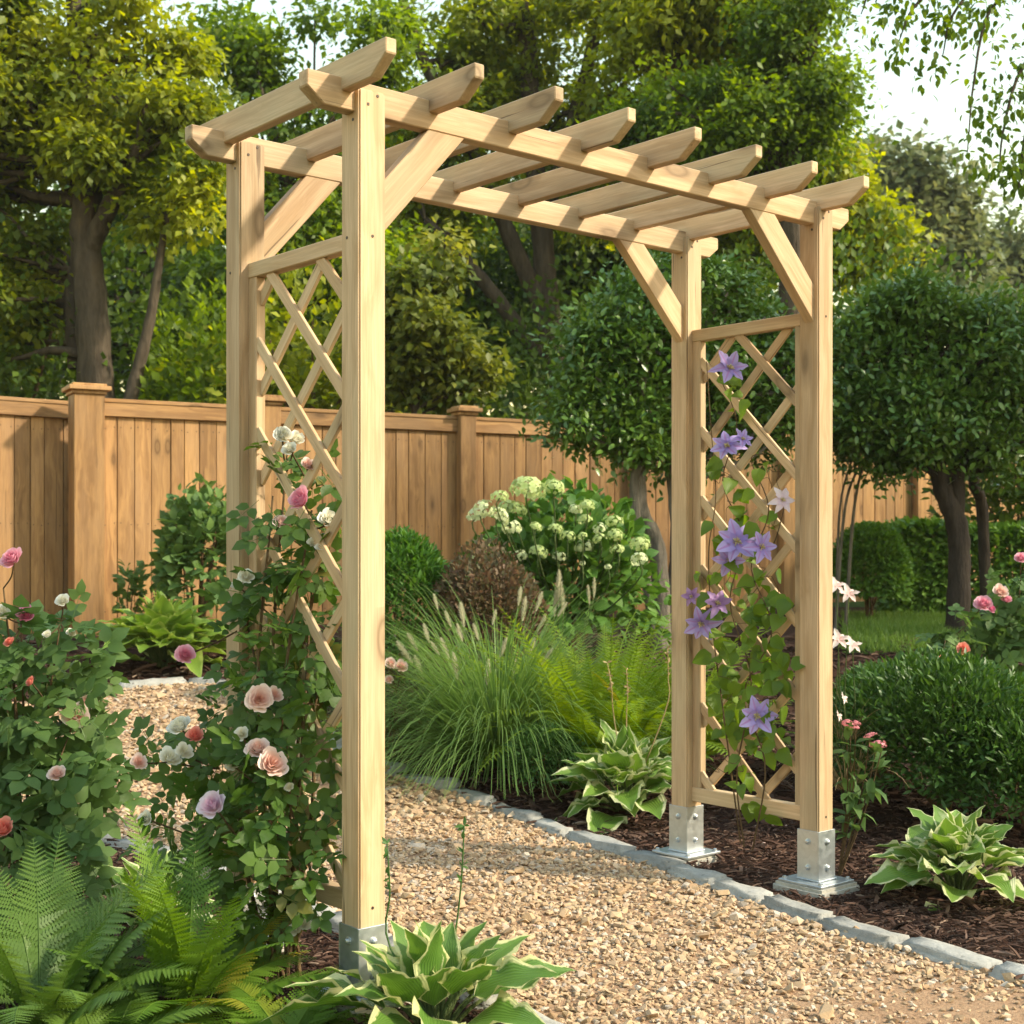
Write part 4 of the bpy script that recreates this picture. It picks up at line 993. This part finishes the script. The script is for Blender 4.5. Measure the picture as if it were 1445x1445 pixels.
# ------------------------------------------------------------------ ferns
def pinna_t(k=9):
    V = [(0, 0, 0)]; U = [(0, 0, 0)]; parts = []
    for j in range(k):
        t0 = j / k; t1 = (j + 1) / k; ln = .17 * (1 - t0 ** 1.6) + .015
        for sg in (1, -1):
            v = np.array([(0, t0, 0), (sg * ln * .55, t0 + .3 / k, .01), (sg * ln, t0 + .9 / k, -.008), (0, t1, 0)]); 
            f = [(0, 1, 2, 3)] if sg > 0 else [(0, 3, 2, 1)]
            parts.append((v, [f], np.array([(0, t0, 0), (.5, t0, 0), (1, t0, 0), (0, t1, 0)])))
    return merge(parts)
PIN = pinna_t()
PIN = (PIN[0] * np.array([.78, 1, 1]), PIN[1], PIN[2])
def frond(mb, ra, g, base, hd, ln, el, droop, wid, pairs=30, twist=0, T=PIN):
    t = np.linspace(0, 1, 26)
    ang = el - droop * t ** 1.3
    dx = np.cumsum(np.cos(ang)) / 26 * ln; dz = np.cumsum(np.sin(ang)) / 26 * ln
    side = np.cross(hd, UP); bend = g.normal(0, .10) * ln
    P = base + dx[:, None] * hd + dz[:, None] * UP + (bend * t ** 2)[:, None] * side
    tube(ra, P, np.linspace(.0032, .0007, 26) * max(.8, ln / .5), 4)
    Tn = nrmz(np.gradient(P, axis=0)); up = np.cross(np.cross(Tn, UP), Tn); up = nrmz(np.where(np.linalg.norm(up, axis=1, keepdims=True) < .1, -hd, up))
    sd = np.cross(Tn, up) + up * twist
    ks = np.linspace(.13, .985, pairs)
    for sg in (1, -1):
        q = np.column_stack([np.interp(ks, t, P[:, i]) for i in range(3)]); tn = np.column_stack([np.interp(ks, t, Tn[:, i]) for i in range(3)])
        s_ = np.column_stack([np.interp(ks, t, sd[:, i]) for i in range(3)]); u_ = np.column_stack([np.interp(ks, t, up[:, i]) for i in range(3)])
        w = wid * np.clip(np.minimum(1, .55 + ks * 1.6) * (1 - ks) ** .62 * 1.15, .03, 2) * g.uniform(.93, 1.06, pairs)
        Dr = s_ * sg + tn * (.35 + .35 * ks[:, None]) - u_ * .08 + g.normal(0, .05, (pairs, 3)); scatter(mb, T, q, Dr, u_ + g.normal(0, .1, (pairs, 3)), w, g, np.full(pairs, g.random()))
def fern(u, D, label, mat, n, ln, seed, group='ferns', el=(45, 82), droop=(.5, 1.2), wid=.11, aims=(), spread=.06):
    g = np.random.default_rng(seed); b = gp(u, D); t = thing('fern', b, label, 'fern', group); mb = MB(); ra = MB()
    for i in range(n):
        az = i * 2.39996 + g.normal(0, .25); hd = np.array([math.cos(az), math.sin(az), 0])
        frond(mb, ra, g, b + hd * g.uniform(0, spread), hd, ln * g.uniform(.7, 1.1), R(g.uniform(*el)), g.uniform(*droop), wid * g.uniform(.85, 1.15), twist=g.normal(0, .25))
    for (au, av, aD, wd) in aims:           # fronds reaching for a seen tip
        e = pt(au, av, aD) - b; h = e * np.array([1, 1, 0]); hn = np.linalg.norm(h); hd = h / max(hn, 1e-6); L0 = np.linalg.norm(e); a0 = math.atan2(e[2], hn)
        frond(mb, ra, g, b, hd, L0 * 1.03, a0 + .22, .45, wd, 30, twist=g.normal(0, .15))
    mb.build('fronds', MT[mat], t); ra.build('frond_stalks', MT[mat], t)
    return t
fern(262, 3.85, 'bright green fern standing in front of the climbing rose', 'fern', 17, .50, 1, wid=.10, aims=[(165, 1140, 3.95, .13), (385, 1232, 3.85, .13), (290, 1150, 4.1, .11), (160, 1230, 3.7, .12), (240, 1235, 3.6, .11), (330, 1270, 3.6, .12)], el=(25, 60))
fern(55, 3.75, 'dark green feathery fern in the bottom left corner', 'ferndark', 26, .56, 2, wid=.115, el=(40, 85), spread=.15)
fern(400, 3.62, 'low fern spreading beside the front hosta', 'fern', 13, .34, 3, wid=.085, el=(12, 40), droop=(.3, .8))
fern(150, 3.55, 'low fern between dark corner fern and bright fern', 'ferndark', 12, .32, 6, wid=.09, el=(20, 60))
fern(870, 7.6, 'tall lime-green fern behind the white-edged hosta', 'fernlime', 150, .95, 4, wid=.105, el=(34, 86), droop=(.5, 1.6), spread=.46)
fern(820, 7.9, 'lime-green fern behind the fountain grass plumes', 'fernlime', 70, .88, 5, wid=.095, el=(38, 86), droop=(.5, 1.5), spread=.32)
fern(930, 7.35, 'green fern against the back right post', 'fern', 28, .75, 7, wid=.095, el=(35, 84), spread=.2)

# ------------------------------------------------------------------ fountain grass
def blades(mb, g, b, n, ln, spread, width, el=(35, 88), droop=1.6, segs=8):
    az = g.uniform(0, 2 * PI, n); hd = np.column_stack([np.cos(az), np.sin(az), np.zeros(n)]); e = np.radians(g.uniform(el[0], el[1], n) ** 1.0)
    ls = ln * g.uniform(.55, 1.15, n); dr = droop * g.uniform(.5, 1.2, n); t = np.linspace(0, 1, segs + 1)
    ang = e[:, None] - dr[:, None] * t[None] ** 1.4
    st = ls[:, None] / segs; x = np.concatenate([np.zeros((n, 1)), np.cumsum(np.cos(ang[:, :-1]) * st, 1)], 1); z = np.concatenate([np.zeros((n, 1)), np.cumsum(np.sin(ang[:, :-1]) * st, 1)], 1)
    z = np.maximum(z, .004); base = b + hd * (g.random((n, 1)) ** .5) * spread
    P = base[:, None] + x[..., None] * hd[:, None] + z[..., None] * UP
    sd = np.cross(hd, UP) + hd * g.normal(0, .4, (n, 1)); w = width * np.clip(1.15 - t, .05, 1) * np.minimum(1, .4 + 4 * t)
    V = np.stack([P - sd[:, None] * w[None, :, None], P + sd[:, None] * w[None, :, None]], 2)   # n, s+1, 2, 3
    k = (segs + 1) * 2; i = np.arange(n)[:, None] * k + np.arange(segs)[None] * 2
    f = np.stack([i, i + 1, i + 3, i + 2], -1).reshape(-1, 4)
    mb.add(V.reshape(-1, 3), [f], np.zeros((n * k, 3)), np.repeat(g.random(n), k))
    return P
def plume_mesh(seed):
    g = np.random.default_rng(seed); mb = MB(); n = 420; y = g.random(n); a = g.uniform(0, 2 * PI, n)
    P = np.column_stack([np.zeros(n), np.zeros(n), y]); o = np.column_stack([np.cos(a), np.sin(a), np.zeros(n)])
    scatter(mb, kite(.028, .0, .5), P, o + UP * 1.0, np.cross(o, UP), .21 * np.sin(PI * (.12 + .82 * y)) ** .7 * g.uniform(.7, 1.2, n), g)
    tube(mb, np.column_stack([np.zeros(6), np.zeros(6), np.linspace(0, 1, 6)]), .018, 5); return mb.mesh('plume', MT['plume'])
PL = [plume_mesh(i) for i in range(3)]
def fountain():
    g = np.random.default_rng(12); b = gp(704, 7.6); t = thing('fountain_grass', b, 'fountain grass clump with cream bottlebrush plumes beside the kerb', 'grass')
    mb = MB(); blades(mb, g, b, 2500, 1.12, .24, .0042, (20, 88), 1.9); blades(mb, g, b, 500, .46, .2, .0042, (12, 60), 1.5); mb.build('blades', MT['grass'], t)
    st = MB()
    tips = [(575, 893, -.5), (590, 850, -.35), (598, 880, -.4), (612, 838, -.25), (628, 862, -.2), (560, 905, -.6), (645, 880, -.15), (678, 838, 0), (735, 828, .3), (742, 842, .3), (640, 920, -.2), (700, 860, .1), (715, 900, .2), (660, 905, -.1), (608, 905, -.4), (585, 925, -.5), (690, 930, .05), (728, 930, .3), (770, 870, .5), (790, 890, .6), (800, 850, .6), (755, 900, .4), (650, 850, -.1), (668, 880, 0), (622, 900, -.3), (705, 835, .1), (765, 835, .4), (780, 915, .5)]
    for i, (u, v, l) in enumerate([q for k, q in enumerate(tips) if k % 6 != 1]):
        D = 7.6 + g.uniform(-.3, .3); P1 = pt(u, v, D); d = nrmz(RT * (l * 1.1 + g.normal(0, .12)) + UP * 1 + FW * g.uniform(-.2, .2)); s = g.uniform(.08, .15); P0 = P1 - d * s
        put(PL[i % 3], 'plume', t, P0, Vector(d).to_track_quat('Z', 'Y').to_euler(), (s, s, s)); tube(st, spline([b, b * .5 + P0 * .5 - RT * l * .03, P0], 10), .0016, 4)
    st.build('plume_stalks', MT['grass'], t)
fountain()

# ------------------------------------------------------------------ roses
def rose_leaves(mb, g, cl, size, T=FIVE):
    for (u, v, D, r, n) in cl:
        C = pt(u, v, D); P = C + rsph(g, n) * r * g.random((n, 1)) ** .4; out = nrmz(P - C)
        Dr = out * .6 + rsph(g, n) * .7 - UP * .25; Nm = UP * .45 - FW * .35 + out * .5 + rsph(g, n) * .35
        scatter(mb, T, P, Dr, Nm, size * g.uniform(.7, 1.2, n), g)
def climbing_rose():
    g = np.random.default_rng(20); b = pt(400, 1335, 4.15); b[2] = -.02
    t = thing('climbing_rose', b, 'climbing rose with pale pink and white blooms covering the left lattice', 'rose')
    cl = [(405, 640, 4.3, .06, 7), (440, 665, 4.25, .05, 6), (385, 700, 4.3, .06, 8), (425, 745, 4.25, .09, 14), (455, 780, 4.2, .09, 16), (400, 790, 4.3, .08, 12), (440, 830, 4.22, .12, 26), (390, 850, 4.3, .10, 18), (430, 910, 4.2, .13, 36), (375, 920, 4.3, .12, 30), (450, 970, 4.15, .10, 26), (400, 990, 4.2, .13, 36), (350, 1010, 4.25, .11, 28), (430, 1060, 4.1, .12, 32), (375, 1090, 4.1, .13, 34), (310, 1060, 4.3, .11, 22), (320, 1120, 4.2, .12, 26), (275, 1090, 4.35, .10, 16), (410, 1140, 4.05, .12, 30), (350, 1180, 4.1, .13, 28), (285, 1160, 4.2, .11, 20), (420, 1210, 4.0, .10, 20), (380, 1250, 4.0, .10, 16), (240, 1110, 4.4, .09, 12), (320, 1230, 4.1, .11, 18), (250, 1200, 4.3, .1, 14), (452, 890, 4.2, .07, 12), (425, 1275, 4.0, .06, 8), (345, 860, 4.4, .05, 5), (400, 1290, 4.02, .09, 12), (360, 1290, 4.05, .09, 12), (440, 1180, 3.98, .06, 8), (440, 720, 4.2, .06, 9), (240, 1050, 4.4, .07, 8)]
    mb = MB(); rose_leaves(mb, g, [(a, b_, c_, d_, max(4, int(e_ * .85))) for a, b_, c_, d_, e_ in cl], .128); mb.build('foliage', MT['rose'], t)
    cn = MB()
    for (u, v, D, r, n) in cl[::2]:
        e = pt(u, v, D); m_ = (b + e) / 2 + rsph(g, 1)[0] * .08; m_[2] = b[2] + (e[2] - b[2]) * .55
        tube(cn, spline([b + g.normal(0, .03, 3) * [1, 1, 0], m_, e], 14), np.linspace(.0075, .003, 14), 6)
    bl = [(422, 704, 4.1, 38, 'pink'), (398, 735, 4.2, 26, 'pale'), (465, 732, 4.1, 34, 'white'), (400, 612, 4.2, 28, 'white'), (418, 618, 4.22, 24, 'white'), (408, 632, 4.15, 22, 'white'), (435, 655, 4.15, 22, 'pale'), (348, 812, 4.2, 24, 'white'), (335, 825, 4.25, 24, 'white'), (455, 768, 4.1, 22, 'white'), (442, 765, 4.12, 18, 'white'), (367, 985, 4.0, 40, 'pale'), (388, 980, 4.05, 24, 'pale'), (364, 1054, 4.0, 36, 'pale'), (385, 1077, 3.95, 44, 'pale'), (298, 1134, 4.0, 42, 'lilac'), (275, 1037, 4.1, 26, 'coral'),
          (252, 1022, 4.2, 34, 'white'), (240, 1068, 4.15, 32, 'white'), (340, 1035, 4.1, 22, 'white'), (196, 1075, 4.2, 24, 'pale'), (328, 1078, 4.1, 20, 'white'), (205, 1155, 4.1, 22, 'white'), (416, 1310, 3.98, 22, 'white'), (429, 1303, 3.98, 22, 'white'), (262, 922, 4.3, 30, 'pink'), (290, 1232, 4.05, 20, 'white'), (408, 1110, 3.98, 14, 'white'), (260, 1060, 4.15, 26, 'white')]
    for i, (u, v, D, px, c) in enumerate(bl):
        P = pt(u, v, D); k = min(cl, key=lambda q: np.linalg.norm(pt(q[0], q[1], q[2]) - P)); bloom(t, u, v, D, px, c, i + 3, pt(k[0], k[1] + 25, k[2]), cn)
    cn.build('canes', MT['cane'], t)
climbing_rose()
def rose_bush(u, D, cl, bl, label, mat, size, seed):
    size *= 1.12; g = np.random.default_rng(seed); b = gp(u, D); t = thing('rose_bush', b, label, 'rose bush', 'rose bushes'); mb = MB(); rose_leaves(mb, g, cl, size); mb.build('foliage', MT[mat], t)
    cn = MB()
    for (cu, cv, cD, r, n) in cl:
        e = pt(cu, cv, cD); tube(cn, spline([b + g.normal(0, .04, 3) * [1, 1, 0], (b + e) / 2 + UP * .1, e], 12), np.linspace(.008, .003, 12), 5)
    for i, (u_, v_, D_, px, c) in enumerate(bl):
        P = pt(u_, v_, D_); k = min(cl, key=lambda q: np.linalg.norm(pt(q[0], q[1], q[2]) - P)); bloom(t, u_, v_, D_, px, c, i + seed, pt(k[0], k[1], k[2]), cn)
    cn.build('canes', MT['cane'], t)
rose_bush(40, 5.0, [(15, 930, 5, .13, 30), (70, 930, 5, .12, 26), (110, 945, 5, .08, 12), (10, 1000, 4.9, .14, 34), (70, 1000, 4.9, .14, 36), (20, 1080, 4.8, .14, 36), (85, 1070, 4.8, .13, 32), (40, 1150, 4.7, .14, 34), (100, 1130, 4.8, .11, 24), (-40, 1000, 5, .18, 36), (-40, 1110, 4.8, .18, 36), (60, 1210, 4.6, .12, 20), (5, 1200, 4.6, .12, 20), (125, 1080, 4.9, .07, 12), (30, 880, 5, .07, 8), (5, 830, 5, .05, 5), (85, 880, 5, .05, 5), (110, 1190, 4.7, .09, 14), (125, 1050, 5, .08, 14)],
          [(15, 786, 4.9, 34, 'pink'), (36, 866, 4.9, 28, 'hot'), (88, 846, 4.9, 20, 'white'), (100, 893, 4.9, 14, 'white'), (3, 862, 4.85, 24, 'white'), (42, 962, 4.75, 16, 'coral'), (108, 1008, 4.8, 38, 'pale'), (120, 990, 4.85, 20, 'pale'), (80, 1090, 4.6, 26, 'pale'), (3, 1168, 4.5, 34, 'coral'), (12, 905, 4.8, 16, 'coral'), (66, 895, 4.85, 14, 'white')],
          'tall rose bush with pink and coral blooms at the left edge', 'rosepale', .155, 60)
rose_bush(1420, 7.0, [(1430, 900, 7, .15, 40), (1390, 900, 7, .12, 30), (1420, 850, 7, .11, 24), (1350, 895, 6.9, .10, 20), (1440, 820, 7, .09, 16), (1375, 940, 6.9, .12, 26), (1440, 950, 6.9, .15, 30), (1480, 880, 7, .2, 44), (1335, 900, 6.9, .06, 8)],
          [(1388, 850, 6.8, 26, 'pink'), (1412, 834, 6.8, 22, 'pale'), (1360, 915, 6.7, 20, 'coral'), (1333, 929, 6.7, 18, 'coral'), (1441, 786, 6.8, 18, 'pink'), (1420, 845, 6.85, 16, 'pink'), (1400, 858, 6.85, 14, 'hot')],
          'pale-leaved rose bush with pink blooms at the right edge', 'rosepale', .14, 90)
rose_bush(556, 7.6, [(560, 975, 7.6, .07, 9), (550, 1000, 7.6, .08, 10), (565, 1010, 7.6, .06, 7)], [(552, 935, 7.5, 18, 'pale'), (566, 940, 7.5, 20, 'pale'), (549, 958, 7.5, 14, 'pale')], 'small rose with blush blooms peeping out beside the near left post', 'rosepale', .10, 120)

# ------------------------------------------------------------------ clematis
def clem_leaf():
    w = lambda s: .40 * math.sin(PI * min(1, s ** .6)) ** .8 * (1 - .2 * s) + .004
    return grid_leaf(w, 2, 6, .18, lambda s: .08 * s - .3 * s * s)
def clematis_bloom(name, mat, seed, n=7):
    g = np.random.default_rng(seed); mb = MB()
    for i in range(n):
        a = 2 * PI * i / n + g.normal(0, .08); k = g.uniform(-.25, .7)
        T = grid_leaf(lambda s: .27 * math.sin(PI * s ** .8) ** .75 * (1 - .12 * s) + .01, 3, 8, .25, lambda s: .12 * s - k * s * s, .3, g.uniform(0, 6))
        scatter(mb, T, np.zeros((1, 3)) + UP * .004 * (i % 2), np.array([[math.cos(a), math.sin(a), .18]]), UP[None], g.uniform(.9, 1.08), g)
    return mb.mesh(name, mat)
def stamen_mesh():
    g = np.random.default_rng(2); mb = MB(); n = 46; d = rsph(g, n); d[:, 2] = np.abs(d[:, 2]) + .35
    scatter(mb, kite(.09, 0, .8), np.zeros((n, 3)), d, rsph(g, n), .26 * g.uniform(.7, 1.1, n), g); return mb.mesh('stamens', MT['p_stamen'])
def clematis():
    g = np.random.default_rng(33); b = np.array([LX + .02, .42, -.02]); t = thing('clematis', b, 'violet-flowered clematis vine climbing the right lattice', 'clematis')
    def on(u, v, off=.03):                 # a point just off the lattice face
        x = LX + .028 - off; dx = x - CAM[0]; k = (u - CX) / F
        D = dx / (FW[0] + k * RT[0]); return pt(u, v, D)
    cl = [(1020, 545, 4, .05), (1040, 575, 6, .06), (1030, 640, 3, .05), (1080, 655, 3, .03), (1020, 670, 5, .06), (1050, 700, 7, .07), (1025, 735, 8, .07), (1085, 735, 6, .06), (1030, 790, 7, .07), (1070, 800, 10, .08), (1015, 830, 8, .06), (1060, 840, 16, .09), (1095, 850, 9, .06), (1040, 880, 18, .09), (1080, 900, 20, .09), (1020, 920, 14, .07), (1060, 940, 22, .1), (1100, 940, 12, .06), (1030, 975, 14, .08), (1075, 985, 18, .09), (1055, 1030, 14, .08), (1090, 1040, 9, .06), (1020, 1010, 8, .06), (1065, 1070, 9, .07), (1040, 1095, 6, .06), (1070, 1150, 6, .06), (1000, 860, 5, .04), (990, 800, 3, .03)]
    mb = MB(); st = MB(); T = clem_leaf()
    for (u, v, n, r) in cl:
        n = max(2, int(n * .85)); C = on(u, v, .035); P = C + rsph(g, n) * r * np.array([.5, 1, 1]); Dr = rsph(g, n) * .8 - UP * .55 - np.array([.25, 0, 0]); Nm = np.array([-.7, -.45, .5]) + rsph(g, n) * .55
        scatter(mb, T, P, Dr, Nm, .074 * g.uniform(.55, 1.3, n), g)
    mb.build('leaves', MT['clem'], t)
    for path in ([(1050, 1195), (1040, 1090), (1060, 960), (1030, 850), (1050, 760), (1020, 680), (1040, 600), (1015, 530)], [(1062, 1200), (1080, 1080), (1050, 980), (1090, 890), (1060, 800), (1085, 720), (1060, 650), (1080, 640)], [(1045, 1190), (1020, 1000), (1005, 880), (1000, 780), (1010, 700), (1003, 600), (997, 510)], [(1000, 890), (992, 868), (985, 855)], [(1060, 790), (1090, 770), (1110, 705)]):
        tube(st, spline([on(u, v, .02 + .03 * (i % 2)) for i, (u, v) in enumerate(path)], 40), np.linspace(.0035, .0018, 40), 5)
    for k in range(26):
        u, v, n, r = cl[g.integers(0, len(cl))]; a = on(u, v, .03); q = [a]
        for _ in range(4): q.append(q[-1] + rsph(g, 1)[0] * .05)
        if min(z[1] for z in q) > .10 and max(z[1] for z in q) < .62: tube(st, spline(q, 14), .0012, 4)
    st.build('vines', MT['cane'], t)
    CB = [clematis_bloom('clematis_bloom', MT['p_clem'], 1), clematis_bloom('clematis_bloom', MT['p_clem'], 2, 6), clematis_bloom('clematis_bloom', MT['p_clemdark'], 3, 6), clematis_bloom('clematis_bloom', MT['p_clempale'], 4, 6)]
    SM_ = stamen_mesh()
    for i, (u, v, px, k, tx, tz) in enumerate([(1030, 520, 56, 1, .2, .7), (1026, 630, 48, 0, -.3, .6), (1048, 620, 34, 1, .5, .9), (1104, 706, 40, 3, .4, .4), (1040, 765, 66, 0, 0, .35), (1030, 790, 50, 1, -.3, -.3), (1074, 772, 50, 1, .6, .2), (1012, 852, 44, 2, .4, .7), (990, 880, 52, 0, -.4, -.4), (976, 842, 30, 2, -.6, .3), (1068, 1011, 56, 0, .05, .1)]):
        P = on(u, v, .11 if k != 3 else .06); s = px / F * 5.3 / 2 * 1.05
        a = nrmz(-FW + RT * tx * .8 + UP * tz * .8); o = put(CB[k], 'clematis_bloom', t, P, Vector(a).to_track_quat('Z', 'Y').to_euler(), s)
        if k == 2: o['label'] = 'darker mauve half-open bloom'
        if k == 3: o['label'] = 'pale mauve bloom'
        sm = bpy.data.objects.new('stamens', SM_); COL.objects.link(sm); sm.parent = o
clematis()

# ------------------------------------------------------------------ small plants by the right post
def lily():
    g = np.random.default_rng(50); b = gp(1195, 6.3); t = thing('dry_lily', b, 'straw-leaved lily with blush white flowers right of the near right post', 'lily')
    mb = MB(); blades(mb, g, b + UP * .2, 70, .42, .05, .0026, (35, 88), 1.5); blades(mb, g, b + UP * .42, 40, .28, .04, .002, (30, 88), 1.3); mb.build('blades', MT['straw'], t)
    st = MB(); LB = clematis_bloom('lily_bloom', MT['p_lily'], 9, 6)
    for (u, v, px) in ((1180, 826, 34), (1198, 838, 38), (1184, 902, 40), (1203, 910, 34), (1190, 985, 22), (1183, 1010, 20)):
        P = pt(u, v, 6.2); a = nrmz(-FW * .6 + UP * .7 + RT * g.uniform(-.2, .8)); put(LB, 'lily_bloom', t, P, Vector(a).to_track_quat('Z', 'Y').to_euler(), px / F * 6.2 / 2 * .8)
        tube(st, spline([b, (b + P) / 2 + g.normal(0, .02, 3), P], 10), .0026, 5)
    st.build('flower_stems', MT['stem'], t)
lily()
def pinkcluster():
    g = np.random.default_rng(51); b = gp(1183, 5.45); t = thing('pink_cluster_plant', b, 'slender plant with flat pink flower clusters beside the near right post', 'flower')
    st = MB(); lv = MB(); FB_ = floret_ball('flower_head', MT['p_cluster'], 8, 60)
    for (u, v, px) in ((1200, 1024, 26), (1208, 1020, 16), (1228, 1038, 20), (1238, 1050, 24), (1194, 1018, 14), (1246, 1052, 12)):
        P = pt(u, v, 5.35); Q = spline([b, b + (P - b) * .5 + RT * .02 + UP * .02, P], 16); tube(st, Q, np.linspace(.004, .0018, 16), 5)
        put(FB_, 'flower_head', t, P, (g.uniform(-.3, .3), g.uniform(-.3, .3), g.uniform(0, 6)), np.array([1, 1, .55]) * px / F * 5.35 / 2)
        k = g.integers(4, 15, 12); scatter(lv, leaf8(.2, .05, .15), Q[k], rsph(g, 12) + UP * .1 - FW * .2, UP + rsph(g, 12) * .4, .085 * g.uniform(.6, 1.2, 12), g)
    lv.build('leaves', MT['rosepale'], t); st.build('flower_stems', MT['cane'], t)
pinkcluster()
def astilbe():
    g = np.random.default_rng(52); b = gp(790, 8.4); t = thing('astilbe', b, 'pale cream plume of astilbe between bronze shrub and lime fern', 'flower'); st = MB()
    for i, (u, v, s) in enumerate(((788, 805, .22), (795, 826, .17), (782, 832, .16), (832, 825, .12), (838, 815, .12))):
        P1 = pt(u, v, 8.3); P0 = P1 - UP * s; put(PL[i % 3], 'plume', t, P0, (g.uniform(-.1, .1), g.uniform(-.1, .1), 0), (s * .75, s * .75, s)); tube(st, spline([b, (b + P0) / 2, P0], 6), .003, 5)
    lv = MB(); n = 60; scatter(lv, leaf8(.3), b + UP * .15 + g.normal(0, .09, (n, 3)), rsph(g, n) + UP * .3, UP + rsph(g, n) * .4, .09, g); lv.build('leaves', MT['hyd'], t); st.build('flower_stems', MT['stem'], t)
astilbe()

def haze():
    m, nt = M('hazy_air'); v = N(nt, 'ShaderNodeVolumePrincipled'); v.inputs['Color'].default_value = (.93, .95, 1, 1); v.inputs['Density'].default_value = .0004
    v.inputs['Anisotropy'].default_value = .0; L(nt, v.outputs[0], N(nt, 'ShaderNodeOutputMaterial').inputs['Volume'])
    mb = MB(); A = [wp(a, d, z) for z in (-1.3, 15.5) for a, d in ((-30, -3), (30, -3), (30, 56), (-30, 56))]
    mb.add(A, [np.array([(3, 2, 1, 0), (4, 5, 6, 7), (0, 1, 5, 4), (1, 2, 6, 5), (2, 3, 7, 6), (3, 0, 4, 7)])], smooth=False)
    tag(mb.build('haze', m), 'pale evening haze in the air over the garden', kind='stuff')
haze()
# ------------------------------------------------------------------ light, sky, camera
w = bpy.data.worlds.new('World'); SC.world = w; w.use_nodes = True; nt = w.node_tree; nt.nodes.clear()
S_AZ = RT * .97 + FW * -.26; S_AZ /= np.linalg.norm(S_AZ); EL = R(37)
sky = nt.nodes.new('ShaderNodeTexSky'); sky.sky_type = 'NISHITA'; sky.sun_disc = False; sky.sun_elevation = EL
sky.sun_rotation = math.atan2(S_AZ[0], S_AZ[1]); sky.air_density = 2.5; sky.dust_density = 1.0; sky.ozone_density = .2
bgd = nt.nodes.new('ShaderNodeBackground'); bgd.inputs[1].default_value = .15; out = nt.nodes.new('ShaderNodeOutputWorld')
nt.links.new(sky.outputs[0], bgd.inputs[0]); nt.links.new(bgd.outputs[0], out.inputs[0])
sd = bpy.data.lights.new('sun', 'SUN'); sd.energy = 3.1; sd.angle = R(3.0); sd.color = (1.0, .87, .66)
so = bpy.data.objects.new('sun', sd); COL.objects.link(so)
sv = Vector((*(S_AZ[:2] * math.cos(EL)), math.sin(EL))); so.rotation_euler = sv.to_track_quat('Z', 'Y').to_euler(); so.location = (4, -4, 8)
cd = bpy.data.cameras.new('camera'); co = bpy.data.objects.new('camera', cd); COL.objects.link(co); SC.camera = co
co.location = Vector(CAM); co.rotation_euler = (R(90), 0, -YAW)
cd.sensor_width = 36; cd.sensor_fit = 'HORIZONTAL'; cd.lens = F / 1445 * 36; cd.shift_y = (CY - 722.5) / 1445; cd.clip_end = 2000; cd.clip_start = .05
cd.dof.use_dof = True; cd.dof.focus_distance = 4.6; cd.dof.aperture_fstop = 6.3
SC.view_settings.view_transform = 'Standard'; SC.view_settings.look = 'None'; SC.view_settings.exposure = 1.12; SC.view_settings.gamma = 1
SC.render.engine = 'CYCLES'; cy = SC.cycles
cy.use_denoising = True
cy.max_bounces = 7; cy.diffuse_bounces = 3; cy.glossy_bounces = 2; cy.transmission_bounces = 4; cy.transparent_max_bounces = 4; cy.sample_clamp_indirect = 6
for o in bpy.data.objects:
    if '_org' in o: del o['_org']
